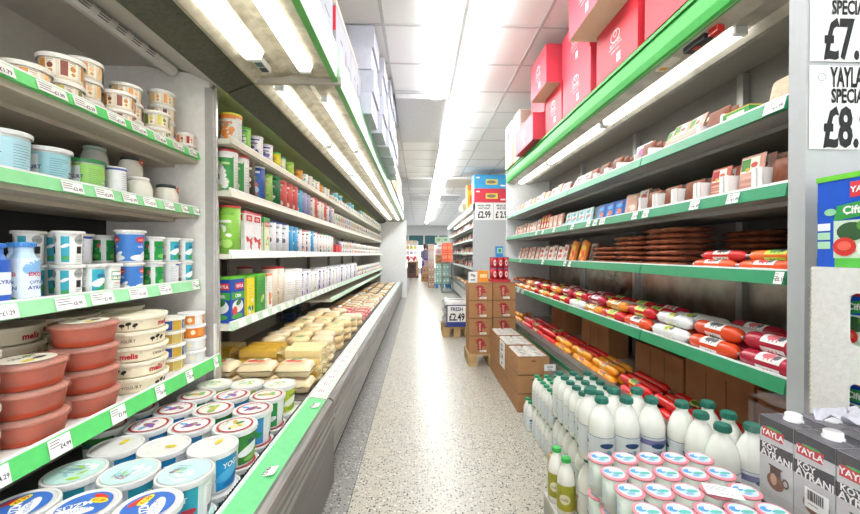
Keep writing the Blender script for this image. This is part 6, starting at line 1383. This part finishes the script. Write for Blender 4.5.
# ================================================================== cartons, pallets and signs along the right of the aisle
kraft = mat('B08258', rough=.85, noise=.06, scale=9); kraftd = mat('8A6242', rough=.9)
bagm = mat('CFCBC3', rough=.35, noise=.2, scale=30, bump=.5)
def kraft_box(w_, d_, h_, open_top=False, hole=True, print_=False, name='carton'):
    k = MB(); t = .004
    if open_top:
        k.box(-w_ / 2, -w_ / 2 + t, -d_ / 2, d_ / 2, 0, h_, kraft); k.box(w_ / 2 - t, w_ / 2, -d_ / 2, d_ / 2, 0, h_, kraft); k.box(-w_ / 2 + t, w_ / 2 - t, -d_ / 2, -d_ / 2 + t, 0, h_, kraft); k.box(-w_ / 2 + t, w_ / 2 - t, d_ / 2 - t, d_ / 2, 0, h_, kraft); k.box(-w_ / 2 + t, w_ / 2 - t, -d_ / 2 + t, d_ / 2 - t, 0, t, kraft)
    else:
        k.box(-w_ / 2, w_ / 2, -d_ / 2, d_ / 2, 0, h_, kraft); k.rect(top(h_), -w_ / 2, w_ / 2, -.02, .02, 'C8B088', .0006, nu=1)
    if hole: k.ell(side_x(-w_ / 2, -1), 0, h_ * .55, .012, .010, '3A2A1E', .001, n=10); k.ell(front(-d_ / 2), 0, h_ * .75, .02, .006, '6A4A32', .001, n=10)
    for sf_, a_ in ((front(-d_ / 2), w_ / 2), (side_x(-w_ / 2, -1), d_ / 2)): k.rect(sf_, -a_, a_, h_ - .004, h_, '5E4028', .0008, nu=1); k.rect(sf_, -a_, a_, 0, .003, '6E4E34', .0008, nu=1)
    if print_:
        g = front(-d_ / 2)
        for i in range(3): k.ell(g, (i - 1) * .012, h_ * (.74 - i * .13), w_ * .2, h_ * .07, ('B8303A', 'A02832', 'B8303A')[i], .001 + i * .0003, n=12)
        k.rect(g, -w_ * .14, w_ * .06, h_ * .2, h_ * .85, 'A82C36', .0016, nu=1); k.text(g, 'DATES', -w_ * .04, h_ * .5, .030, 'E8D0B0', .003, bold=.02, rot=R(90)); k.rect(g, -w_ * .05, w_ * .25, h_ * .08, h_ * .2, 'F0EDE6', .002, nu=1); k.lines(g, -w_ * .03, w_ * .2, h_ * .16, 2, .008, '55504A', .002, .003)
        k.rect(g, -w_ / 2, w_ / 2, h_ * .97, h_ * .975, '7A5A3C', .001, nu=1)
    return k
bw, bd, bh = .25, .385, .146
K_kb = Kind('cardboard_carton', 'box', 'plain brown carton with hand hole', [('cardboard_carton', kraft_box(bw, bd, bh))], single=True)
K_ko = Kind('cardboard_carton', 'box', 'open brown carton', [('cardboard_carton', kraft_box(bw, bd, bh, True))], single=True)
def bag():
    k = soft(.115, .115, .05, bagm)
    q = random.Random(3)
    zf = top(.045)
    for i in range(5): k.ell(lambda u, t, off: (u, t, .0515 + off), q.uniform(-.03, .03), q.uniform(-.03, .03), q.uniform(.006, .014), q.uniform(.005, .010), q.choice(('3A3A40', '5A5048', '8A8A90')), .001 + i * .0003, n=6)
    return k
K_bag = Kind('snack_bag', 'bag', 'white speckled bag', [('snack_bag', bag())], single=True)
xk = .905
for yi, y in enumerate((3.20, 3.60, 4.0)):
    for li in range(3):
        (K_ko if li == 2 else K_kb).place(xk, y, -H + li * .1475, R((0, .5, -.4)[yi]), 'in the %s stack past the small milk bottles' % ['first', 'second', 'third'][yi], words=['bottom', 'middle', 'topmost'][li], group='brown cartons stacked on the floor', shift=False, look='brown carton with hand hole')
    for i in range(2):
        for j in range(3): K_bag.place(xk - .06 + i * .12, y - .125 + j * .123, -H + .2951 + .1, R(0), 'in the open carton of the %s stack' % ['first', 'second', 'third'][yi], shift=False, words='%s, %s' % (['aisle side', 'chiller side'][i], ['near', 'middle', 'far'][j]), group='white bags in the open cartons')
        for j in range(3): K_bag.place(xk - .06 + i * .12, y - .125 + j * .123, -H + .2995, R(0), 'buried in the open carton of the %s stack' % ['first', 'second', 'third'][yi], shift=False, words='%s, %s' % (['aisle side', 'chiller side'][i], ['near', 'middle', 'far'][j]), group='white bags in the open cartons', sc=.97)
        for j in range(3): K_bag.place(xk - .06 + i * .12, y - .125 + j * .123, -H + .2995 + .0505, R(0), 'middle layer in open carton of the %s stack' % ['first', 'second', 'third'][yi], shift=False, words='%s, %s' % (['aisle side', 'chiller side'][i], ['near', 'middle', 'far'][j]), group='white bags in the open cartons', sc=.94)
def sign(label, x, y, z0, w_, h_, lines, face, frame=None, name='price_sign'):
    """flat card sign; face 'front' looks to -Y, 'side' to -X"""
    k = MB(); t = .004
    if face == 'front': k.box(-w_ / 2, w_ / 2, -t, 0, 0, h_, paper); sf = front(-t)
    else: k.box(-t, 0, -w_ / 2, w_ / 2, 0, h_, paper); sf = side_x(-t, -1)
    if frame:
        for a in ((-w_ / 2, w_ / 2, 0, h_ * .05), (-w_ / 2, w_ / 2, h_ * .95, h_), (-w_ / 2, -w_ / 2 + w_ * .05, 0, h_), (w_ / 2 - w_ * .05, w_ / 2, 0, h_)): k.rect(sf, *a, frame, .001, nu=1)
    for tx, cy, sz, c_, xs_ in lines: k.text(sf, tx, 0, h_ * cy, sz, c_, .002, bold=.03, xs=xs_)
    o = k.build(name, None, (x, y, z0)); tag(o, label, 'sign', 'hand lettered price signs'); return o
sign('white price sign hanging on brown cartons, aisle side', .7785, 3.57, .20, .20, .235, (('PRICE', .84, .036, '2A3A5A', .9), ('DROP', .68, .036, '2A3A5A', .9), ('£1.49', .42, .07, '2A3A5A', .7), ('each', .16, .036, '2A3A5A', .9)), 'side')
sign('small white card behind the first brown carton stack', 1.03, 3.0, .33, .09, .05, (('£2.99', .6, .022, '3A5A8A', .9), ('per bag', .2, .012, '55555A', .9)), 'front')
# date cartons on a pallet
pallet('wooden pallet under the tall printed carton stacks', .55, 1.10, 4.25, 4.66, .14)
pw, pd, ph = .255, .33, .196
K_db = Kind('date_carton', 'box', 'brown carton with dark red print', [('date_carton', kraft_box(pw, pd, ph, hole=False, print_=True))], single=True)
for ci, (x, y, n) in enumerate(((.688, 4.43, 4), (.956, 4.46, 4))):
    for li in range(n): K_db.place(x, y, -H + .141 + li * .1975, 0, 'on the pallet', shift=False, words='%s column, %s' % (['aisle side', 'chiller side'][ci], ['bottom', 'second up', 'third up', 'topmost'][li]), group='printed brown cartons on the pallet')
zt = .141 + 4 * .1975
k = MB(); k.box(-.11, .11, -.1, .1, 0, .02, 'C03040'); k.box(-.108, .108, -.098, .098, .02, .03, 'C03040'); tag(k.build('display_tray', None, (.93, 4.44, zt)), 'low red tray holding the small red tins above printed cartons', 'tray')
kk = MB(); kk.lathe([(.030, 0), (.030, .12)], 14, 'C82434'); sf = lambda u, t, off: ((.03 + off) * math.sin(u / .03), -(.03 + off) * math.cos(u / .03), t)
for a in (-.06, 0, .06): kk.ell(sf, a, .06, .016, .035, 'F0D8D4', .001); kk.ell(sf, a, .06, .008, .014, 'C82434', .0016)
ll = MB(); ll.lathe([(.031, .12), (.031, .126), (.028, .128)], 14, '3F7FB8')
K_rt = Kind('soda_tin', 'tin', 'small red and white tin', [('can', kk), ('lid', ll)])
for i in range(3):
    for j in range(3):
        for li in range(2): K_rt.place(.862 + i * .066, 4.375 + j * .064, zt + .0305 - H + li * .1285, 0, 'in the red tray', shift=False, words='%s tier, row %s, %s column' % (['lower', 'upper'][li], wo[j], ['first', 'second', 'third'][i]), group='small red tins')
k = MB(); k.box(-.055, .055, -.05, .05, 0, .13, 'E8932A'); k.rect(front(-.05), -.04, .04, .05, .09, 'F6E0A0', .001, nu=1); tag(k.build('tea_box', None, (.735, 4.42, zt)), 'small orange box on top of the printed cartons', 'box')
k = MB(); k.box(-.04, .04, -.03, .03, 0, .12, '2F8AC8'); k.rect(front(-.03), -.03, .03, .04, .1, 'A8D8E8', .001, nu=1); k.ell(front(-.03), 0, .07, .02, .025, '3FA04A', .002); tag(k.build('juice_carton', None, (.93, 4.44, zt + .0305 + .257)), 'blue and green little carton topping the red tins', 'carton')
sign('small white card clipped beside the printed carton stack', .60, 4.27, .93, .10, .12, (('70p', .7, .04, '33363C', .9), ('each', .3, .03, '33363C', .9)), 'front')
# the £2.49 pallet
pallet('wooden pallet under grey wrapped packs behind the £2.49 sign', .36, .78, 5.75, 6.35, .15)
K_gp = packk('grey and white wrapped tray of jars', 'B8B6B2', '4A4A50', 'wrapped_tray', 'pack', .40, .28, .13)
for li in range(3):
    for j in range(2): K_gp.place(.57, 5.90 + j * .29, -H + .151 + li * .133, 0, 'on the sign pallet', shift=False, words='%s layer, %s' % (['bottom', 'middle', 'top'][li], ['front', 'rear'][j]), group='wrapped trays on the sign pallet')
sign('white sign reading £2.49 leaning on the wrapped trays', .565, 5.735, .17, .31, .32, (('FRESH', .80, .075, '24306A', .9), ('£2.49', .44, .15, '20222C', .70)), 'front', '24306A')
k = MB(); k.box(.41, .72, 5.715, 5.73, .165, .235, '2A3A86'); tag(k.build('sign_strip'), 'dark blue strip along the foot of the £2.49 sign', 'sign')
# end panel of the distant chiller: posters and the boxes on top
zq = zz(1.111)
for i, (x, tx) in enumerate(((1.40, '£2.99'), (1.80, '£ 2.99'))):
    sign('large £2.99 price sheet on the distant end panel, %s' % ['aisle side', 'inner one'][i], x, 8.245, 1.98, .39, .37, (('SPECIAL OFFER', .84, .055, '2A2C34', .75), ('SAVE TODAY', .68, .055, '2A2C34', .75), (tx, .32, .20, '17181C', .62)), 'front')
for i, (c, l, c2) in enumerate((('D83A4C', 'red printed crate with yellow label on the distant chiller', 'E8D060'), ('3FA4DC', 'blue printed crate on top of the red crate, distant chiller', 'E0D070'))):
    k = MB(); k.box(-.37, .37, -.2, .2, 0, .30, c); g = front(-.2); k.rect(g, -.12, .14, .08, .2, c2, .001, nu=1); k.ell(g, .0, .14, .10, .035, '8A7A5A', .002); k.rect(g, -.33, -.25, .22, .25, 'F0F0F0', .001, nu=1); k.rect(g, .2, .3, .05, .08, 'F0F0F0', .001, nu=1)
    tag(k.build('printed_crate', None, (1.56, 8.48, zq + i * .301)), l, 'box', 'printed crates on the distant chiller')
k = MB(); k.box(-.14, .14, -.12, .12, 0, .55, 'E8B020'); k.rect(front(-.12), -.08, .08, .1, .3, 'D85A20', .001, nu=1); k.rect(front(-.12), -.14, .14, .42, .55, 'E07A30', .001, nu=1); tag(k.build('cereal_box', None, (1.30, 9.35, zq)), 'yellow and orange tall box on the distant chiller', 'box')
k = MB(); k.box(-.1, .1, -.15, .15, 0, .5, 'E4DED4'); k.rect(side_x(-.1, -1), -.1, .1, .1, .4, '4A4048', .001, nu=1); tag(k.build('tall_carton', None, (1.36, 8.95, zq)), 'tall pale carton with dark panel behind the red crate', 'box')
bg_ = soft(.5, .4, .3, mat('E2D8BC', rough=.4, noise=.1, scale=6)); tag(bg_.build('plastic_sack', None, (1.36, 9.95, zq)), 'bulky pale sack lying on the distant chiller', 'sack')
bg_ = soft(.5, .4, .26, mat('E8E6E0', rough=.4, noise=.1, scale=6)); tag(bg_.build('plastic_sack', None, (1.36, 10.6, zq)), 'white sack lying beyond the pale one on the distant chiller', 'sack')
# distant chiller goods
q = random.Random(21)
for si, zs in enumerate((.622, .332, .022, -.328)):
    y = 8.45; n = 0
    while y < 15.2:
        kk = q.choice((K_brn, K_pink, K_redw, K_suj, K_mag, K_bread)); kk.place(1.30, y, zs, RF, 'in distant chiller, %s shelf' % ['top', 'second', 'third', 'lowest'][si], tilt=(R(-8), 0), group='small packs on the %s shelf of the distant chiller' % ['top', 'second', 'third', 'lowest'][si], sc=1.15)
        y += .2 if y < 10.5 else .36; n += 1
for i in range(10): K_pk[i % 5].place(1.36, 8.6 + i * .5, -.8285, A90, 'in distant chiller bottom', group='flat packs in the distant chiller bottom', sc=1.3)
# far goods, desk and people
def block(name, label, cat, x0, x1, y0, y1, z0, z1, c, art=None, group=None):
    k = MB(); k.box(-(x1 - x0) / 2, (x1 - x0) / 2, -(y1 - y0) / 2, (y1 - y0) / 2, 0, z1 - z0, c)
    if art: art(k, front(-(y1 - y0) / 2), (x1 - x0) / 2, z1 - z0)
    o = k.build(name, None, ((x0 + x1) / 2, (y0 + y1) / 2, z0)); return tag(o, label, cat, group)
blue_p = mat('2F86B8', rough=.5)
pallet('blue plastic pallet under the teal bottle crates', .60, 1.12, 14.0, 15.0, .15, blue_p)
def art_crate(c2):
    def f(k, g, a, h):
        k.rect(g, -a * .9, a * .9, h * .1, h * .14, c2, .001, nu=1); k.rect(g, -a * .9, a * .9, h * .84, h * .9, c2, .001, nu=1); k.rect(g, -a * .05, a * .05, h * .1, h * .9, c2, .0012, nu=1)
        for s_ in (-.5, .5): k.ell(g, a * s_, h * .5, a * .3, h * .22, c2, .0014, n=10)
    return f
tn = ['bottom', 'second', 'third', 'top']
for c in range(2):
    for l in range(3): block('bottle_crate', 'teal wrapped bottle pack on blue pallet, %s column, %s up' % (['aisle side', 'chiller side'][c], tn[l] if l < 2 else 'third'), 'pack', .62 + c * .25, .86 + c * .25, 14.05, 14.5, .151 + l * .25, .151 + l * .25 + .248, '86B8A8', art_crate('D8ECE4'), 'teal bottle packs')
for l in range(2): block('cardboard_carton', 'brown carton above the teal bottle packs, %s' % ['lower', 'upper'][l], 'box', .6, 1.12, 14.05, 14.5, .903 + l * .16, .903 + l * .16 + .158, kraft, art_crate('8A6242'), 'brown cartons over the teal packs')
for l in range(3): block('mixed_carton', ['pale pink carton', 'white carton', 'pale green carton'][l] + ' high on the distant teal pack pile', 'box', .6 + .06 * (l % 2), 1.1, 14.1, 14.5, 1.223 + l * .22, 1.223 + l * .22 + .218, ('D8B0A8', 'E4E0DC', 'B8C8B0')[l], art_crate(('A88A94', 'B0A8B0', '7A9A7A')[l]), 'pastel cartons high on the pile')
for l in range(6): block('pinkish_carton', 'pale brown carton in the tall pile left of teal packs, %s up' % ['bottom', 'second', 'third', 'fourth', 'fifth', 'top'][l], 'box', .34, .575, 14.2, 14.7, l * .27, l * .27 + .268, ('B08868', 'A8806A', 'B89070', 'C8A8A0', 'D0C8C8', 'C8A898')[l], art_crate('D8C8B8'), 'pale brown cartons beside the teal packs')
for l in range(2):
    for c in range(2): block('crisps_carton', 'bright orange red carton, %s %s of the block above the chests' % (['lower', 'upper'][l], ['aisle side', 'inner side'][c]), 'box', 0.75 + c * .165, .91 + c * .165, 12.3, 12.7, 1.0 + l * .302, 1.3 + l * .302, 'EE5A34', art_crate('F4A080'), 'orange red cartons')
k = MB(); k.box(.73, 1.09, 12.25, 12.75, 0, .03, '8A8A88'); k.box(.73, 1.09, 12.25, 12.75, .96, .995, '8A8A88'); [k.box(x, x + .03, y, y + .03, .03, .96, '8A8A88') for x in (.73, 1.06) for y in (12.25, 12.72)]; k.box(.75, 1.07, 12.28, 12.72, .5, .53, '8A8A88'); tag(k.build('display_rack'), 'grey metal rack carrying the orange red cartons', 'rack')
block('cardboard_carton', 'brown carton low on the floor at the end of the aisle', 'box', .10, .50, 17.4, 17.8, 0, .35, kraft, art_crate('7A5236'), 'brown cartons at the end of the aisle')
block('cardboard_carton', 'lighter brown carton on top of the floor one at the aisle end', 'box', .16, .48, 17.4, 17.8, .351, .68, mat('C09A78', rough=.8), art_crate('8A6A4A'), 'brown cartons at the end of the aisle')
block('cardboard_carton', 'top carton of the three at the aisle end', 'box', .24, .48, 17.45, 17.75, .681, .95, mat('B8A090', rough=.8), None, 'brown cartons at the end of the aisle')
# checkout desk and shelving beyond
k = MB(); k.box(-.62, -.02, 20.2, 21.0, 0, .82, '6A4A3C'); k.box(-.14, -.02, 20.15, 20.2, .1, .8, 'C8A078'); k.box(-.5, -.22, 20.18, 20.2, .25, .7, '3A2824')
o = empty('checkout_desk', (-.32, 20.6, 0)); a_ = k.build('desk_body', o, (.32, -20.6, 0)); k = MB(); k.box(-.66, .02, 20.1, 21.05, .82, .87, 'D8B898'); k.build('desk_top', o, (.32, -20.6, 0)); tag(o, 'brown wooden checkout desk at the end of the aisle', 'desk')
o = empty('display_shelves', (-.45, 22.5, 0)); k = MB(); k.box(-.85, -.80, 22.3, 22.8, 0, 2.0, 'E0E0DC'); k.box(-.10, -.05, 22.3, 22.8, 0, 2.0, 'E0E0DC'); k.build('side_frame', o, (.45, -22.5, 0))
for z in (.9, 1.2, 1.5, 1.8): k = MB(); k.box(-.80, -.10, 22.3, 22.8, z, z + .03, 'E4E4E0'); k.build('shelf_board', o, (.45, -22.5, 0))
tag(o, 'white display shelves behind the checkout desk', 'shelves')
for si, (z, cs_) in enumerate(((.931, ('C83A48', 'D8606A', 'C83A48')), (1.231, ('D8D0D8', 'C8A8B0', 'D8D8D8')), (1.531, ('D0B040', 'C8B860', 'E0C850')), (1.831, ('D8B0A0', 'D8C8A0', 'C8B8A8')))):
    for i, c in enumerate(cs_): block('sweet_box', '%s box on %s display shelf behind the desk, %s' % (['red', 'pale', 'yellow', 'beige'][si], ['lowest', 'second', 'third', 'top'][si], ['outer', 'middle', 'inner'][i]), 'box', -.76 + i * .22, -.56 + i * .22, 22.35, 22.7, z, z + .2, c, None, 'boxes on the shelves behind the desk')
for i in range(4): block('sweet_box', 'small red box on the checkout desk, %s in line' % ['first', 'second', 'third', 'fourth'][i], 'box', -.60 + i * .14, -.49 + i * .14, 20.3, 20.5, .871, 1.05, ('D84858', 'E8E0DC', 'D84858', 'E8D0C0')[i], None, 'small boxes on the checkout desk')
# a shopper at the far end
def person(label, loc, rz, cloth, skirt, skin, hair, s_=1.0):
    o = empty('person', loc, rz); 
    J = {'pel': (0, 0, .95, .145, .11), 'wst': (0, 0, 1.12, .12, .09), 'chs': (0, 0, 1.30, .15, .10), 'nck': (0, .01, 1.46, .055, .055), 'hd0': (0, 0, 1.54, .06, .07), 'hd1': (0, -.01, 1.64, .075, .09), 'hd2': (0, 0, 1.71, .055, .065)}
    E = [('pel', 'wst'), ('wst', 'chs'), ('chs', 'nck'), ('nck', 'hd0'), ('hd0', 'hd1'), ('hd1', 'hd2')]
    for sd, nm_ in ((-1, 'l'), (1, 'r')):
        J.update({'sh' + nm_: (sd * .17, 0, 1.40, .055, .055), 'el' + nm_: (sd * .24, .02, 1.14, .042, .042), 'wr' + nm_: (sd * .22, -.12, .96, .028, .028), 'ha' + nm_: (sd * .21, -.17, .90, .03, .018),
                  'hp' + nm_: (sd * .09, 0, .88, .09, .09), 'kn' + nm_: (sd * .10, -.02 * sd, .48, .06, .06), 'an' + nm_: (sd * .10, .03 * sd, .09, .04, .04), 'to' + nm_: (sd * .11, .03 * sd - .14, .035, .035, .03)})
        E += [('chs', 'sh' + nm_), ('sh' + nm_, 'el' + nm_), ('el' + nm_, 'wr' + nm_), ('wr' + nm_, 'ha' + nm_), ('pel', 'hp' + nm_), ('hp' + nm_, 'kn' + nm_), ('kn' + nm_, 'an' + nm_), ('an' + nm_, 'to' + nm_)]
        for fi, (dx, ln) in enumerate(((-.022, .06), (-.007, .07), (.008, .068), (.022, .055), (.036 * -sd, .045))):
            n_ = 'f%d%s' % (fi, nm_); J[n_] = (sd * .21 + dx, -.17 - ln * .6, .90 - ln * .6, .009, .009); E.append(('ha' + nm_, n_))
    names_ = list(J); me = bpy.data.meshes.new('body'); me.from_pydata([J[n_][:3] for n_ in names_], [(names_.index(a), names_.index(b)) for a, b in E], [])
    b = bpy.data.objects.new('body', me); COL.objects.link(b); b.parent = o
    md = b.modifiers.new('skin', 'SKIN'); 
    for v, n_ in zip(me.skin_vertices[0].data, names_): v.radius = J[n_][3:5]; v.use_root = n_ == 'pel'
    b.modifiers.new('sub', 'SUBSURF').levels = 1; b.modifiers['sub'].render_levels = 2; me.materials.append(mat(skin, rough=.6))
    k = MB(); k.lathe([(.185, .94), (.15, 1.12), (.185, 1.30), (.19, 1.40), (.10, 1.47), (.07, 1.49)], 18, cloth, cap0=False, cap1=False, sy=.68); k.build('coat', o)
    for sd in (-1, 1):
        k = MB(); P0, P1, P2 = Vector((sd * .17, 0, 1.41)), Vector((sd * .24, .02, 1.14)), Vector((sd * .22, -.115, .975))
        for p, q_, r0, r1 in ((P0, P1, .072, .058), (P1, P2, .058, .042)):
            d_ = (q_ - p).normalized(); u_ = d_.orthogonal().normalized(); v_ = d_.cross(u_); b0 = len(k.v)
            for (c_, r_) in ((p, r0), (q_, r1)):
                for i in range(10): a = i * PI / 5; k.v.append(tuple(c_ + (u_ * math.cos(a) + v_ * math.sin(a)) * r_))
            for i in range(10): k.f.append((b0 + i, b0 + (i + 1) % 10, b0 + 10 + (i + 1) % 10, b0 + 10 + i)); k.m.append(k.mi(cloth)); k.sm.append(True)
        k.build('sleeve', o)
    k = MB(); k.lathe([(.24, .16), (.22, .5), (.19, .85), (.17, 1.0)], 18, skirt, cap0=False, cap1=False, sy=.75); k.build('skirt', o)
    k = MB(); k.lathe([(.05, 1.50), (.092, 1.56), (.10, 1.66), (.085, 1.74), (.04, 1.78), (.005, 1.785)], 16, hair, cap0=False, cap1=False, sy=1.05, cy=.02); k.build('hair', o)
    k = MB(); 
    for sx in (-.028, .028): k.ell(front(-.088), sx, 1.645, .010, .006, '22201E', .001, n=8)
    k.ell(front(-.085), 0, 1.575, .018, .005, 'A05048', .001, n=8); k.prism_y([(-.010, 1.60), (.010, 1.60), (0, 1.64)], -.108, -.08, skin); k.build('face', o)
    tag(o, label, 'person'); return o
person('person in grey top and long purple skirt by the checkout desk', (.32, 20.2, 0), R(35), mat('6A6478', rough=.8), mat('4A3A9A', rough=.8), 'C09078', '2A2424')
person('person in dark jacket standing beyond the purple skirted shopper', (.50, 22.6, 0), R(-40), mat('4A4650', rough=.8), mat('33353F', rough=.8), 'C09078', '3A2E28')
finish_labels()
